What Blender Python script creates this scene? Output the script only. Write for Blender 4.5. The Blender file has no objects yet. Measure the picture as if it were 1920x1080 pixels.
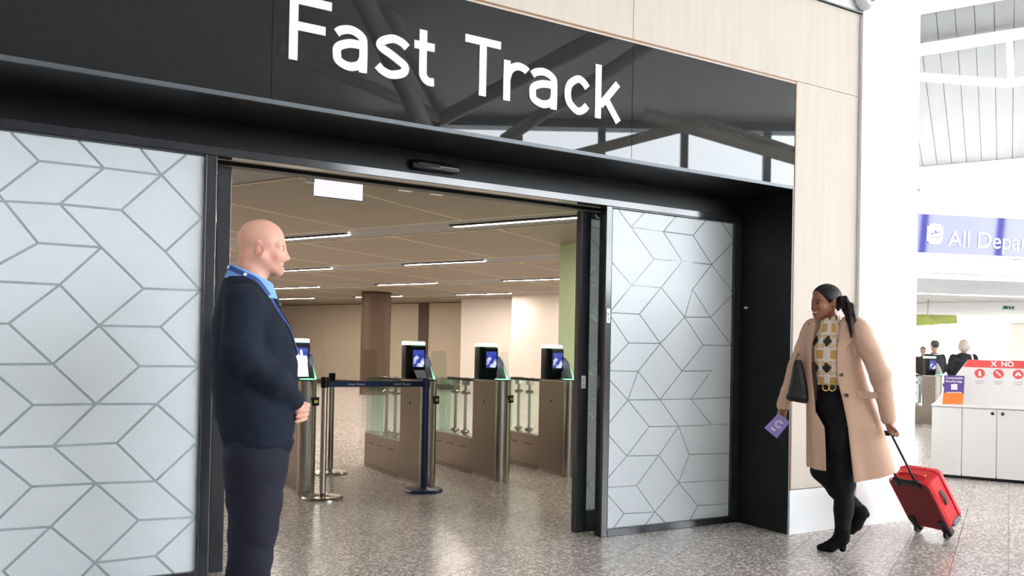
import bpy, bmesh, math, random
import numpy as np
from mathutils import Vector, Matrix, geometry
random.seed(7); np.random.seed(7)
scene = bpy.context.scene
COL = scene.collection
# ------------------------------------------------------------------ camera
H = 1.25
R3 = Vector((0.86893, -0.49453, 0.01936)); W3 = Vector((0.49462, 0.86904, 0.01104))
W3.normalize(); R3 = (R3 - W3*R3.dot(W3)).normalized(); U3 = R3.cross(W3)
FPX = 1552.1; CYP = 645.0
cd = bpy.data.cameras.new('camera'); cam = bpy.data.objects.new('camera', cd); COL.objects.link(cam)
M4 = Matrix((( R3.x, U3.x, -W3.x, 0), (R3.y, U3.y, -W3.y, 0), (R3.z, U3.z, -W3.z, H), (0, 0, 0, 1)))
cam.matrix_world = M4
cd.sensor_width = 36.0; cd.lens = 36.0*FPX/1920.0; cd.shift_y = (CYP-540.0)/1920.0
cd.clip_start = 0.05; cd.clip_end = 400
scene.camera = cam
def at(x, y, D):
    'a point seen at pixel x, y, at distance D along the view'
    return Vector((0, 0, H)) + (W3 + R3*((x-960)/FPX) - U3*((y-CYP)/FPX))*D
# ------------------------------------------------------------------ daylight and exposure
SKY = 17.0
world = bpy.data.worlds.new('overcast_sky'); scene.world = world; world.use_nodes = True
bg = world.node_tree.nodes['Background']
bg.inputs[0].default_value = (0.93, 0.965, 1.0, 1); bg.inputs[1].default_value = SKY
scene.view_settings.view_transform = 'Standard'; scene.view_settings.look = 'None'
scene.view_settings.exposure = 0.15; scene.view_settings.gamma = 1.0
scene.view_settings.use_curve_mapping = False
scene.cycles.transparent_max_bounces = 32; scene.cycles.max_bounces = 8
STRIP = 160.0      # radiance of the light strips in the inner room
# ------------------------------------------------------------------ building grid of the hall (tiles, inner ceiling)
AZ = math.radians(60.674); SU, CU = math.sin(AZ), math.cos(AZ)
def G(u, v, z=0.0): return Vector((u*SU + v*CU, u*CU - v*SU, z))
GROT = -AZ + math.pi/2      # rotation about Z that takes local x to the u direction
# ------------------------------------------------------------------ materials
MATS = {}
def srgb(r, g, b):
    f = lambda c: (c/255/12.92) if c/255 <= 0.04045 else ((c/255+0.055)/1.055)**2.4
    return (f(r), f(g), f(b))
def mat(name, col, rough=0.5, metal=0.0, ior=1.5, emit=None, estr=0.0, noise=0.0, nscale=20.0, bump=0.0, bscale=200.0, stretch=None, coat=0.0, spec=None):
    m = bpy.data.materials.new(name); m.use_nodes = True; nt = m.node_tree; b = nt.nodes['Principled BSDF']
    b.inputs['Base Color'].default_value = (*col, 1); b.inputs['Roughness'].default_value = rough
    b.inputs['Metallic'].default_value = metal; b.inputs['IOR'].default_value = ior
    if coat: b.inputs['Coat Weight'].default_value = coat; b.inputs['Coat Roughness'].default_value = 0.02
    if spec is not None: b.inputs['Specular IOR Level'].default_value = spec
    if emit: b.inputs['Emission Color'].default_value = (*emit, 1); b.inputs['Emission Strength'].default_value = estr
    if noise or bump:
        tc = nt.nodes.new('ShaderNodeTexCoord'); mp = nt.nodes.new('ShaderNodeMapping')
        nt.links.new(tc.outputs['Object'], mp.inputs[0])
        if stretch: mp.inputs['Scale'].default_value = stretch
    if noise:
        n = nt.nodes.new('ShaderNodeTexNoise'); n.inputs['Scale'].default_value = nscale; n.inputs['Detail'].default_value = 4
        nt.links.new(mp.outputs[0], n.inputs['Vector'])
        mx = nt.nodes.new('ShaderNodeMix'); mx.data_type = 'RGBA'
        mx.inputs['A'].default_value = (*[c*(1-noise) for c in col], 1); mx.inputs['B'].default_value = (*[min(1, c*(1+noise)) for c in col], 1)
        nt.links.new(n.outputs['Fac'], mx.inputs['Factor']); nt.links.new(mx.outputs['Result'], b.inputs['Base Color'])
    if bump:
        n2 = nt.nodes.new('ShaderNodeTexNoise'); n2.inputs['Scale'].default_value = bscale
        nt.links.new(mp.outputs[0], n2.inputs['Vector'])
        bp = nt.nodes.new('ShaderNodeBump'); bp.inputs['Strength'].default_value = bump; bp.inputs['Distance'].default_value = 0.002
        nt.links.new(n2.outputs['Fac'], bp.inputs['Height']); nt.links.new(bp.outputs[0], b.inputs['Normal'])
    MATS[name] = m
    return m
def clear_glass(name, tint=(0.95, 0.98, 0.97), haze=0.0, rough=0.01):
    m = bpy.data.materials.new(name); m.use_nodes = True; nt = m.node_tree; nt.nodes.remove(nt.nodes['Principled BSDF'])
    t = nt.nodes.new('ShaderNodeBsdfTransparent'); t.inputs[0].default_value = (*tint, 1)
    g = nt.nodes.new('ShaderNodeBsdfGlossy'); g.inputs['Roughness'].default_value = rough
    f = nt.nodes.new('ShaderNodeFresnel'); gm = nt.nodes.new('ShaderNodeNewGeometry'); mi = nt.nodes.new('ShaderNodeMix'); mi.inputs['A'].default_value = 1.45; mi.inputs['B'].default_value = 1/1.45; nt.links.new(gm.outputs['Backfacing'], mi.inputs['Factor']); nt.links.new(mi.outputs['Result'], f.inputs[0])
    mx = nt.nodes.new('ShaderNodeMixShader'); nt.links.new(f.outputs[0], mx.inputs[0])
    nt.links.new(t.outputs[0], mx.inputs[1]); nt.links.new(g.outputs[0], mx.inputs[2])
    out = mx
    if haze:
        df = nt.nodes.new('ShaderNodeBsdfDiffuse'); df.inputs[0].default_value = (0.68, 0.76, 0.79, 1); out = nt.nodes.new('ShaderNodeMixShader'); out.inputs[0].default_value = haze
        nt.links.new(mx.outputs[0], out.inputs[1]); nt.links.new(df.outputs[0], out.inputs[2])
    nt.links.new(out.outputs[0], nt.nodes['Material Output'].inputs[0]); MATS[name] = m
    return m
def frosted_mat():
    m = bpy.data.materials.new('frosted_film'); m.use_nodes = True; nt = m.node_tree; b = nt.nodes['Principled BSDF']
    b.inputs['Base Color'].default_value = (0.79, 0.84, 0.865, 1); b.inputs['Roughness'].default_value = 0.3
    t = nt.nodes.new('ShaderNodeBsdfTranslucent'); t.inputs[0].default_value = (0.75, 0.82, 0.85, 1)
    mx = nt.nodes.new('ShaderNodeMixShader'); mx.inputs[0].default_value = 0.18
    nt.links.new(b.outputs[0], mx.inputs[1]); nt.links.new(t.outputs[0], mx.inputs[2])
    nt.links.new(mx.outputs[0], nt.nodes['Material Output'].inputs[0]); MATS['frosted'] = m
frosted_mat()
def terrazzo():
    m = bpy.data.materials.new('terrazzo'); m.use_nodes = True; nt = m.node_tree; b = nt.nodes['Principled BSDF']; N = nt.nodes; Lk = nt.links
    g = N.new('ShaderNodeNewGeometry'); sep = N.new('ShaderNodeMapping'); Lk.new(g.outputs['Position'], sep.inputs[0]); sep.inputs['Scale'].default_value = (1, 1, 0)
    def chips(scale, lo, hi):
        v = N.new('ShaderNodeTexVoronoi'); v.inputs['Scale'].default_value = scale; Lk.new(sep.outputs[0], v.inputs['Vector'])
        s = N.new('ShaderNodeSeparateColor'); Lk.new(v.outputs['Color'], s.inputs[0])
        c = N.new('ShaderNodeMath'); c.operation = 'GREATER_THAN'; c.inputs[1].default_value = lo; Lk.new(s.outputs[0], c.inputs[0])
        d = N.new('ShaderNodeMath'); d.operation = 'LESS_THAN'; d.inputs[1].default_value = hi; Lk.new(v.outputs['Distance'], d.inputs[0])
        k = N.new('ShaderNodeMath'); k.operation = 'MULTIPLY'; Lk.new(c.outputs[0], k.inputs[0]); Lk.new(d.outputs[0], k.inputs[1])
        return k
    base = N.new('ShaderNodeTexNoise'); base.inputs['Scale'].default_value = 60; Lk.new(sep.outputs[0], base.inputs['Vector'])
    m0 = N.new('ShaderNodeMix'); m0.data_type = 'RGBA'; m0.inputs['A'].default_value = (0.31, 0.265, 0.245, 1); m0.inputs['B'].default_value = (0.45, 0.39, 0.365, 1); Lk.new(base.outputs['Fac'], m0.inputs['Factor'])
    prev = m0.outputs['Result']
    for scale, lo, hi, col in ((62, 0.70, 0.5, (0.24, 0.205, 0.19, 1)), (90, 0.50, 0.6, (0.62, 0.56, 0.52, 1)), (50, 0.52, 0.52, (0.88, 0.82, 0.77, 1))):
        k = chips(scale, lo, hi); mm = N.new('ShaderNodeMix'); mm.data_type = 'RGBA'; Lk.new(k.outputs[0], mm.inputs['Factor']); Lk.new(prev, mm.inputs['A']); mm.inputs['B'].default_value = col; prev = mm.outputs['Result']
    Lk.new(prev, b.inputs['Base Color']); b.inputs['Roughness'].default_value = 0.23; b.inputs['Specular IOR Level'].default_value = 0.65
    MATS['terrazzo'] = m
terrazzo()
mat('grout', (0.10, 0.09, 0.085), 0.8, noise=0.2)
mat('black_glass', (0.010, 0.011, 0.012), 0.015, ior=1.52, noise=0.05)
mat('black_satin', (0.006, 0.007, 0.008), 0.38, ior=1.3, noise=0.1)
mat('bead_metal', (0.10, 0.11, 0.12), 0.4, 0.5, noise=0.1)
mat('black_frame', (0.022, 0.025, 0.030), 0.12, ior=1.58, noise=0.1)
mat('black_gloss', (0.010, 0.011, 0.013), 0.12, noise=0.1)
mat('grey_metal', (0.30, 0.32, 0.35), 0.35, 0.8, noise=0.1)
mat('white_paint', (0.86, 0.87, 0.88), 0.55, noise=0.015, nscale=3)
mat('white_plaster', (0.80, 0.80, 0.79), 0.8, noise=0.02, nscale=3)
mat('copper_trim', (0.22, 0.125, 0.07), 0.45, 0.3, noise=0.1)
mat('oak_light', (0.585, 0.515, 0.44), 0.6, noise=0.09, nscale=9, stretch=(3, 3, 0.12), bump=0.05)
mat('oak_brown', (0.105, 0.066, 0.042), 0.55, noise=0.2, nscale=9, stretch=(4, 4, 0.15))
mat('oak_dark', (0.11, 0.072, 0.056), 0.55, noise=0.2, nscale=9, stretch=(4, 4, 0.15))
mat('cream_panel', (0.55, 0.48, 0.375), 0.28, noise=0.03, nscale=2)
mat('cream_white', (0.80, 0.74, 0.68), 0.6, noise=0.02, nscale=2)
mat('green_light_tint', (0.42, 0.55, 0.33), 0.6, noise=0.05, nscale=3)  # green light falling on a pale wall, put into its base colour
mat('ceiling_panel', (0.235, 0.205, 0.158), 0.6, noise=0.12, nscale=6, stretch=(0.6, 8, 1))
mat('ceiling_slot', (0.23, 0.235, 0.235), 0.6, noise=0.05)
mat('ceiling_joint', (0.66, 0.60, 0.46), 0.6, noise=0.05)
mat('black_slot', (0.012, 0.012, 0.012), 0.5, noise=0.1)
mat('lamp_strip', (0.9, 0.9, 0.9), 0.5, emit=(1.0, 0.88, 0.77), estr=STRIP, noise=0.01)
mat('roof_board', (0.23, 0.23, 0.225), 0.6, noise=0.03, nscale=2)
mat('roof_panel', (0.60, 0.59, 0.57), 0.6, noise=0.03, nscale=2)
mat('roof_beam', (0.66, 0.61, 0.55), 0.5, noise=0.03)
mat('steel_white', (0.82, 0.82, 0.81), 0.4, noise=0.02)
mat('steel_grey', (0.30, 0.31, 0.32), 0.4, noise=0.05)
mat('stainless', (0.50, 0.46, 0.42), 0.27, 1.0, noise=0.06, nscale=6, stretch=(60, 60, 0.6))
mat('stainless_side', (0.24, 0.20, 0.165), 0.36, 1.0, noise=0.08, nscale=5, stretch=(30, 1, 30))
mat('chrome', (0.75, 0.74, 0.73), 0.14, 1.0, noise=0.03)
clear_glass('glass'); clear_glass('etched_glass', haze=0.38); clear_glass('glass_green', (0.78, 0.90, 0.86)); clear_glass('window_glass', (0.97, 0.985, 0.99))
# ------------------------------------------------------------------ mesh helpers
def bx(bm, x0, x1, y0, y1, z0, z1, bevel=0.0):
    r = bmesh.ops.create_cube(bm, size=1.0)['verts']
    for v in r: v.co = Vector(((x0+x1)/2+v.co.x*(x1-x0), (y0+y1)/2+v.co.y*(y1-y0), (z0+z1)/2+v.co.z*(z1-z0)))
    if bevel:
        es = {e for v in r for e in v.link_edges}
        bmesh.ops.bevel(bm, geom=list(es), offset=bevel, segments=2, affect='EDGES', profile=0.5)
    return bm
def box(x0, x1, y0, y1, z0, z1, bevel=0.0): return bx(bmesh.new(), x0, x1, y0, y1, z0, z1, bevel)
def prism(bm, pts, vec):
    'polygon of 3-D points swept along vec'
    a = [bm.verts.new(p) for p in pts]; b = [bm.verts.new(Vector(p)+Vector(vec)) for p in pts]; n = len(a)
    bm.faces.new(a[::-1]); bm.faces.new(b)
    for i in range(n): bm.faces.new((a[i], a[(i+1) % n], b[(i+1) % n], b[i]))
    bmesh.ops.recalc_face_normals(bm, faces=bm.faces[:])
    return bm
def tube(bm, pts, r, seg=12, cap=True):
    pts = [Vector(p) for p in pts]; rs = r if isinstance(r, (list, tuple)) else [r]*len(pts); rings = []
    t0 = (pts[1]-pts[0]).normalized(); n = t0.orthogonal().normalized()
    for i, p in enumerate(pts):
        t = (pts[min(i+1, len(pts)-1)]-pts[max(i-1, 0)]).normalized(); n = (n-t*n.dot(t)).normalized(); b = t.cross(n)
        rings.append([bm.verts.new(p+(n*math.cos(a)+b*math.sin(a))*rs[i]) for a in [2*math.pi*k/seg for k in range(seg)]])
    for i in range(len(rings)-1):
        for k in range(seg): bm.faces.new((rings[i][k], rings[i][(k+1) % seg], rings[i+1][(k+1) % seg], rings[i+1][k]))
    if cap: bm.faces.new(rings[0][::-1]); bm.faces.new(rings[-1])
    return bm
def lathe(bm, prof, c=(0, 0, 0), seg=24, rot=None):
    rings = []
    for r, z in prof:
        ring = []
        for k in range(seg):
            a = 2*math.pi*k/seg; p = Vector((r*math.cos(a), r*math.sin(a), z))
            if rot is not None: p = rot @ p
            ring.append(bm.verts.new(p+Vector(c)))
        rings.append(ring)
    for i in range(len(rings)-1):
        for k in range(seg): bm.faces.new((rings[i][k], rings[i][(k+1) % seg], rings[i+1][(k+1) % seg], rings[i+1][k]))
    bm.faces.new(rings[0][::-1]); bm.faces.new(rings[-1])
    return bm
def obj(name, bm, m, parent=None, smooth=False, loc=None, rotz=None):
    if isinstance(bm, bmesh.types.BMesh):
        me = bpy.data.meshes.new(name); bm.to_mesh(me); bm.free()
    else: me = bm
    o = bpy.data.objects.new(name, me); COL.objects.link(o)
    if m is not None and not me.materials: me.materials.append(MATS[m] if isinstance(m, str) else m)
    if smooth:
        me.polygons.foreach_set('use_smooth', [True]*len(me.polygons))
        if smooth != 'all':
            md = me; 
            try: md.set_sharp_from_angle(angle=math.radians(40))
            except Exception: pass
    if parent is not None: o.parent = parent
    if loc is not None: o.location = loc
    if rotz is not None: o.rotation_euler = (0, 0, rotz)
    return o
def empty(name, loc=(0, 0, 0), rotz=0.0):
    o = bpy.data.objects.new(name, None); COL.objects.link(o); o.location = loc; o.rotation_euler = (0, 0, rotz); o.empty_display_size = 0.1
    return o
def tag(o, label, cat, group=None):
    o['label'] = label; o['category'] = cat
    if group: o['group'] = group
    return o
def struct(o, label=None):
    o['kind'] = 'structure'
    if label: o['label'] = label
    return o
def copy_tree(o, parent=None):
    c = o.copy(); COL.objects.link(c); c.parent = parent
    for ch in list(o.children): copy_tree(ch, c)
    return c
def text_mesh(s, size=1.0, depth=0.005, offset=0.0, align='LEFT'):
    cu = bpy.data.curves.new('lettering', 'FONT'); cu.body = s; cu.size = size; cu.extrude = depth/2; cu.offset = offset; cu.align_x = align; cu.resolution_u = 6
    t = bpy.data.objects.new('lettering', cu); COL.objects.link(t)
    dg = bpy.context.evaluated_depsgraph_get(); me = bpy.data.meshes.new_from_object(t.evaluated_get(dg))
    bpy.data.objects.remove(t); bpy.data.curves.remove(cu); me.materials.clear()
    return me
def mesh_bounds(me):
    a = np.empty(len(me.vertices)*3); me.vertices.foreach_get('co', a); a = a.reshape(-1, 3); return a.min(0), a.max(0), a
# ================================================================== THE SETTING
YF, YB, YS, HC = 4.144, 4.641, 4.80, 2.913
# ---- floor: slabs laid on the diagonal building grid
TU, TV = 0.90, 0.298
floor = struct(obj('floor', box(-14, 46, -40, 40, -0.10, -0.012), 'grout'))
def slab_mesh(w, d):
    bm = bx(bmesh.new(), -w/2, w/2, -d/2, d/2, -0.012, 0.0)
    me = bpy.data.meshes.new('tile'); bm.to_mesh(me); bm.free(); me.materials.append(MATS['terrazzo']); return me
slab = slab_mesh(TU-0.003, TV-0.003)
cand = []
def to_px(P):
    d = Vector(P)-Vector((0, 0, H)); k = d.dot(W3)
    if k < 0.3: return None
    return 960+FPX*d.dot(R3)/k, CYP-FPX*d.dot(U3)/k, k
for i in range(-20, 60):
    for j in range(-110, 90):
        u = 5.44+(i+0.5)*TU; v = 0.006+(j+0.5)*TV
        P = G(u, v)
        if not (-13.5 < P.x < 45.5 and -39.5 < P.y < 39.5): continue
        q = to_px(P)
        vis = q is not None and -40 < q[0] < 1960 and q[1] < 1130
        if vis and 4.4 < P.y < 9 and (P.x < 0.6 or P.x > 4.9): vis = False
        cand.append((q[2] if vis else 1e9, u, v))
cand.sort()
for dd, u, v in cand[:290]:
    o = obj('tile', slab, None, floor, loc=G(u, v)); o.rotation_euler = (0, 0, GROT)
bm = bmesh.new()
for dd, u, v in cand[290:]:
    c = G(u, v); a = Vector((SU, CU, 0))*(TU/2-0.0015); b = Vector((CU, -SU, 0))*(TV/2-0.0015)
    bm.faces.new([bm.verts.new(c+a+b), bm.verts.new(c-a+b), bm.verts.new(c-a-b), bm.verts.new(c+a-b)])
bmesh.ops.recalc_face_normals(bm, faces=bm.faces[:])
o = obj('tile_field', bm, 'terrazzo', floor); o['kind'] = 'stuff'
if o.data.polygons[0].normal.z < 0: o.data.flip_normals()
# ---- front wall: pale oak cladding boards over a backing, white skirting
XL, XR = -4.0, 4.646      # the opening
fw = struct(obj('wall_front', box(XR+0.012, 5.335, YF+0.03, YF+0.33, 0.0, 3.86), 'oak_dark'))
obj('backing', box(-8.0, 5.335, YF+0.03, YF+0.33, 3.236, 3.86), 'oak_dark', fw)
SEAM = [-8.0, -1.27, 0.959, 3.188, 5.335]
for a, b in zip(SEAM[:-1], SEAM[1:]): obj('cladding_board', box(a+0.002, b-0.002, YF-0.004, YF+0.03, 3.238, 3.862), 'oak_light', fw)
obj('cladding_board', box(XR+0.014, 5.335, YF-0.004, YF+0.03, 0.318, 3.234), 'oak_light', fw)
obj('copper_edge', box(XR, XR+0.012, YF-0.010, YF+0.04, 0.315, 3.232), 'copper_trim', fw)
obj('copper_edge', box(-8.0, XR+0.012, YF-0.008, YF+0.03, 3.221, 3.236), 'copper_trim', fw)
obj('pale_bead', box(-8.0, XR, YF-0.010, YF+0.03, 3.211, 3.221), 'oak_light', fw)
struct(obj('baseboard_front', box(XR-0.002, 5.335, YF-0.012, YF+0.03, 0.0, 0.312), 'white_paint'))
# white end pier and the bulkhead above the cladding
struct(obj('wall_pier', box(5.335, 6.022, YF-0.03, YF+1.6, 0.0, 11.3), 'white_paint'))
struct(obj('wall_upper', box(-8.0, 5.335, YF-0.015, YF+0.33, 3.864, 11.3), 'white_paint'))
struct(obj('trim_1', box(-8.0, 5.335, YF-0.03, YF+0.0, 3.864, 3.872), 'grey_metal'))
struct(obj('wall_front_left', box(-8.0, XL, YF, YF+0.6, 0.0, 3.21), 'oak_light'))
# black lining of the opening: reveals and soffit
rv = struct(obj('trim_2', box(XR-0.016, XR+0.012, YF-0.004, YB+0.02, 0.0, 2.461), 'black_satin'))
obj('edge_bead', box(XR-0.016, XR-0.006, YF-0.010, YF-0.002, 0.0, 2.461), 'bead_metal', rv)
sf = struct(obj('trim_3', box(XL, XR-0.016, YF+0.004, YB+0.10, 2.461, 2.475), 'black_satin'))
obj('operator_cover', box(XL, XR-0.016, YB-0.012, YB+0.10, 2.325, 2.459), 'black_satin', sf)
obj('edge_bead', box(XL, XR-0.010, YF-0.014, YF+0.004, 2.456, 2.478), 'bead_metal', sf)
# transom rail and posts
tr = struct(obj('trim_4', box(XL, XR-0.016, YB-0.02, YB+0.06, 2.276, 2.324, 0.003), 'black_frame'))
obj('post', box(0.748, 0.798, YB-0.022, YB+0.06, 0.0, 2.275, 0.003), 'black_frame', tr)
obj('post', box(3.358, 3.409, YB-0.022, YB+0.06, 0.0, 2.275, 0.003), 'black_frame', tr)
obj('track', box(0.60, 3.60, YS-0.03, YS+0.04, 2.262, 2.285), 'black_satin', tr)
obj('track_cover', box(-4.0, 4.6, YB+0.06, YS+0.35, 2.325, 2.345), 'black_satin', tr)
obj('lintel', box(-8, 6.0, YB+0.10, YS+0.35, 2.345, 3.25), 'black_satin', tr)
# ---- etched glass panels: clear pane with frosted film pieces, clear lines left between them
LINES_L = [-0.145, 2.259, -0.027, 2.141, -0.027, 2.141, 0.257, 2.143, 0.14, 2.264, 0.257, 2.143, 0.257, 2.143, 0.526, 2.141, 0.425, 2.261, 0.526, 2.141, 0.526, 2.141, 0.641, 2.26, 0.526, 2.141, 0.728, 1.936, -0.027, 2.141, -0.195, 1.966, 0.066, 1.94, 0.257, 2.143, -0.225, 1.927, 0.066, 1.94, 0.066, 1.94, 0.34, 1.939, 0.34, 1.939, 0.526, 2.141, 0.34, 1.939, 0.553, 1.744, 0.066, 1.94, 0.254, 1.742, -0.195, 1.966, -0.023, 1.741, -0.023, 1.741, 0.254, 1.742, -0.023, 1.741, -0.218, 1.601, 0.254, 1.742, 0.075, 1.544, 0.553, 1.744, 0.728, 1.936, 0.553, 1.744, 0.731, 1.55, 0.453, 1.546, 0.731, 1.55, 0.731, 1.55, 0.538, 1.351, 0.453, 1.546, 0.254, 1.742, 0.453, 1.546, 0.253, 1.348, -0.195, 1.544, 0.075, 1.544, 0.075, 1.544, 0.253, 1.348, -0.136, 1.345, 0.075, 1.544, -0.136, 1.345, -0.297, 1.34, -0.136, 1.345, 0.053, 1.153, 0.253, 1.348, 0.538, 1.351, 0.253, 1.348, 0.053, 1.153, 0.253, 1.348, 0.444, 1.146, 0.538, 1.351, 0.734, 1.148, 0.053, 1.153, -0.208, 1.148, 0.053, 1.153, 0.247, 0.954, 0.444, 1.146, 0.734, 1.148, 0.444, 1.146, 0.247, 0.954, 0.734, 1.148, 0.529, 0.95, -0.026, 0.953, 0.247, 0.954, 0.247, 0.954, 0.529, 0.95, -0.026, 0.953, -0.207, 1.125, -0.026, 0.953, -0.199, 0.771, 0.247, 0.954, 0.062, 0.75, 0.529, 0.95, 0.346, 0.755, 0.529, 0.95, 0.738, 0.752, 0.062, 0.75, -0.199, 0.753, 0.062, 0.75, 0.346, 0.755, 0.062, 0.75, 0.256, 0.556, 0.346, 0.755, 0.533, 0.55, 0.738, 0.752, 0.533, 0.55, -0.022, 0.557, -0.198, 0.728, -0.022, 0.557, 0.256, 0.556, 0.256, 0.556, 0.533, 0.55, -0.022, 0.557, -0.191, 0.373, 0.256, 0.556, 0.062, 0.356, 0.256, 0.556, 0.456, 0.355, 0.533, 0.55, 0.739, 0.348, 0.062, 0.356, -0.19, 0.358, 0.062, 0.356, -0.132, 0.16, 0.062, 0.356, 0.26, 0.158, 0.456, 0.355, 0.739, 0.348, 0.456, 0.355, 0.26, 0.158, 0.739, 0.348, 0.541, 0.163, 0.26, 0.158, 0.541, 0.163, -0.132, 0.16, -0.042, 0.047, 0.26, 0.158, 0.197, 0.088, 0.26, 0.158, 0.342, 0.063, 0.541, 0.163, 0.631, 0.064]
LINES_R = [3.46, 2.28, 3.588, 2.151, 3.588, 2.151, 3.712, 2.276, 3.588, 2.151, 3.878, 2.147, 3.878, 2.147, 3.999, 2.274, 3.878, 2.147, 4.16, 2.144, 4.16, 2.144, 4.293, 2.275, 4.16, 2.144, 4.348, 1.941, 4.432, 2.273, 4.577, 2.14, 4.577, 2.14, 4.348, 1.941, 3.878, 2.147, 4.062, 1.945, 4.062, 1.945, 4.348, 1.941, 4.062, 1.945, 3.799, 1.941, 4.062, 1.945, 3.867, 1.742, 4.348, 1.941, 4.164, 1.745, 4.348, 1.941, 4.575, 1.737, 4.164, 1.745, 4.346, 1.546, 4.164, 1.745, 4.094, 1.538, 4.575, 1.737, 4.346, 1.546, 3.867, 1.742, 3.675, 1.543, 3.867, 1.742, 3.602, 1.743, 3.867, 1.742, 4.094, 1.538, 3.602, 1.743, 3.395, 1.919, 3.602, 1.743, 3.394, 1.521, 3.675, 1.543, 3.403, 1.543, 3.675, 1.543, 3.87, 1.34, 4.094, 1.538, 4.346, 1.546, 4.094, 1.538, 4.277, 1.337, 4.094, 1.538, 3.87, 1.34, 4.346, 1.546, 4.567, 1.339, 4.277, 1.337, 4.567, 1.339, 3.583, 1.337, 3.403, 1.543, 3.583, 1.337, 3.87, 1.34, 3.583, 1.337, 3.393, 1.16, 3.87, 1.34, 3.672, 1.139, 3.87, 1.34, 4.077, 1.142, 3.672, 1.139, 3.394, 1.141, 4.077, 1.142, 4.371, 1.147, 4.277, 1.337, 4.077, 1.142, 3.672, 1.139, 3.874, 0.937, 4.077, 1.142, 3.874, 0.937, 3.672, 1.139, 3.587, 0.937, 3.587, 0.937, 3.874, 0.937, 3.394, 1.105, 3.587, 0.937, 3.587, 0.937, 3.402, 0.755, 3.874, 0.937, 4.166, 0.938, 4.166, 0.938, 4.345, 1.127, 4.166, 0.938, 4.364, 0.749, 3.587, 0.937, 3.781, 0.745, 3.874, 0.937, 4.053, 0.741, 3.781, 0.745, 4.053, 0.741, 4.053, 0.741, 4.353, 0.741, 3.781, 0.745, 3.586, 0.545, 4.053, 0.741, 3.873, 0.536, 3.586, 0.545, 3.873, 0.536, 3.586, 0.545, 3.394, 0.726, 3.586, 0.545, 3.401, 0.377, 3.873, 0.536, 3.675, 0.332, 3.873, 0.536, 4.062, 0.329, 4.053, 0.741, 4.159, 0.531, 4.159, 0.531, 4.062, 0.329, 4.159, 0.531, 4.574, 0.521, 3.675, 0.332, 3.402, 0.336, 3.675, 0.332, 3.848, 0.133, 4.062, 0.329, 3.848, 0.133, 4.062, 0.329, 4.31, 0.326, 4.062, 0.329, 4.251, 0.148, 3.403, 0.307, 3.571, 0.143, 3.571, 0.143, 3.848, 0.133, 3.571, 0.143, 3.481, 0.051, 3.848, 0.133, 3.968, 0.027, 3.848, 0.133, 3.739, 0.028, 4.251, 0.148, 4.16, 0.022, 4.251, 0.148, 4.593, 0.139, 4.166, 0.938, 4.576, 0.946, 4.353, 0.741, 4.58, 0.743, 4.31, 0.326, 4.578, 0.318, 3.588, 2.151, 3.799, 1.941, 3.799, 1.941, 3.602, 1.743, 3.602, 1.743, 3.799, 1.941]

def film(parent, lines, x0, x1, z0, z1, y, half, dx=0.0):
    vs = [Vector((x0, z0)), Vector((x1, z0)), Vector((x1, z1)), Vector((x0, z1))]; fs = [[0, 1, 2, 3]]
    for k in range(0, len(lines), 4):
        a = Vector((lines[k]+dx, lines[k+1])); b = Vector((lines[k+2]+dx, lines[k+3])); d = (b-a)
        if d.length < 0.01: continue
        d.normalize(); n = Vector((-d.y, d.x))*half; a = a-d*half*0.6; b = b+d*half*0.6
        i = len(vs); vs += [a+n, a-n, b-n, b+n]; fs.append([i, i+1, i+2, i+3])
    ov, oe, of, _, _, ofs = geometry.delaunay_2d_cdt(vs, [], fs, 0, 1e-5)
    keep = [f for f, src in zip(of, ofs) if list(src) == [0]]
    par = list(range(len(keep)))
    def find(i):
        while par[i] != i: par[i] = par[par[i]]; i = par[i]
        return i
    em = {}
    for i, f in enumerate(keep):
        for k in range(len(f)):
            e = tuple(sorted((f[k], f[(k+1) % len(f)])))
            if e in em: par[find(i)] = find(em[e])
            else: em[e] = i
    comp = {}
    for i in range(len(keep)): comp.setdefault(find(i), []).append(keep[i])
    for fl in comp.values():
        area = sum(abs(geometry.area_tri(*[ov[i] for i in f])) for f in fl if len(f) == 3)
        if area < 2e-4: continue
        bm = bmesh.new(); mp = {}
        for f in fl:
            vv = []
            for i in f:
                if i not in mp: mp[i] = bm.verts.new((ov[i].x, y, ov[i].y))
                vv.append(mp[i])
            bm.faces.new(vv)
        bmesh.ops.recalc_face_normals(bm, faces=bm.faces[:])
        bmesh.ops.dissolve_limit(bm, angle_limit=0.02, verts=bm.verts[:], edges=bm.edges[:])
        obj('film_piece', bm, 'frosted', parent)
def pane(name, x0, x1, y, z0, z1, lines, half, fr, dx=0.0, label=None, m='black_frame'):
    l, rr, t, b = fr
    w = struct(obj(name, box(x0+l, x1-rr, y+0.004, y+0.014, z0+b, z1-t), 'etched_glass'), label)
    obj('frame_stile', box(x0, x0+l, y-0.02, y+0.035, z0, z1, 0.003), m, w)
    obj('frame_stile', box(x1-rr, x1, y-0.02, y+0.035, z0, z1, 0.003), m, w)
    obj('frame_rail', box(x0+l, x1-rr, y-0.02, y+0.035, z0, z0+b, 0.003), m, w)
    obj('frame_rail', box(x0+l, x1-rr, y-0.02, y+0.035, z1-t, z1, 0.003), m, w)
    film(w, lines, x0+l+0.002, x1-rr-0.002, z0+b+0.002, z1-t-0.002, y+0.0025, half, dx)
    return w
LEFT2 = []
for k in range(0, len(LINES_L), 4):
    xa, za, xb, zb_ = LINES_L[k:k+4]; LEFT2 += [xa-0.935, za, xb-0.935, zb_]
pane('window_1', -1.62, 0.748, YB, 0.0, 2.276, LINES_L+LEFT2, 0.0062, (0.05, 0.012, 0.009, 0.062))
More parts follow.
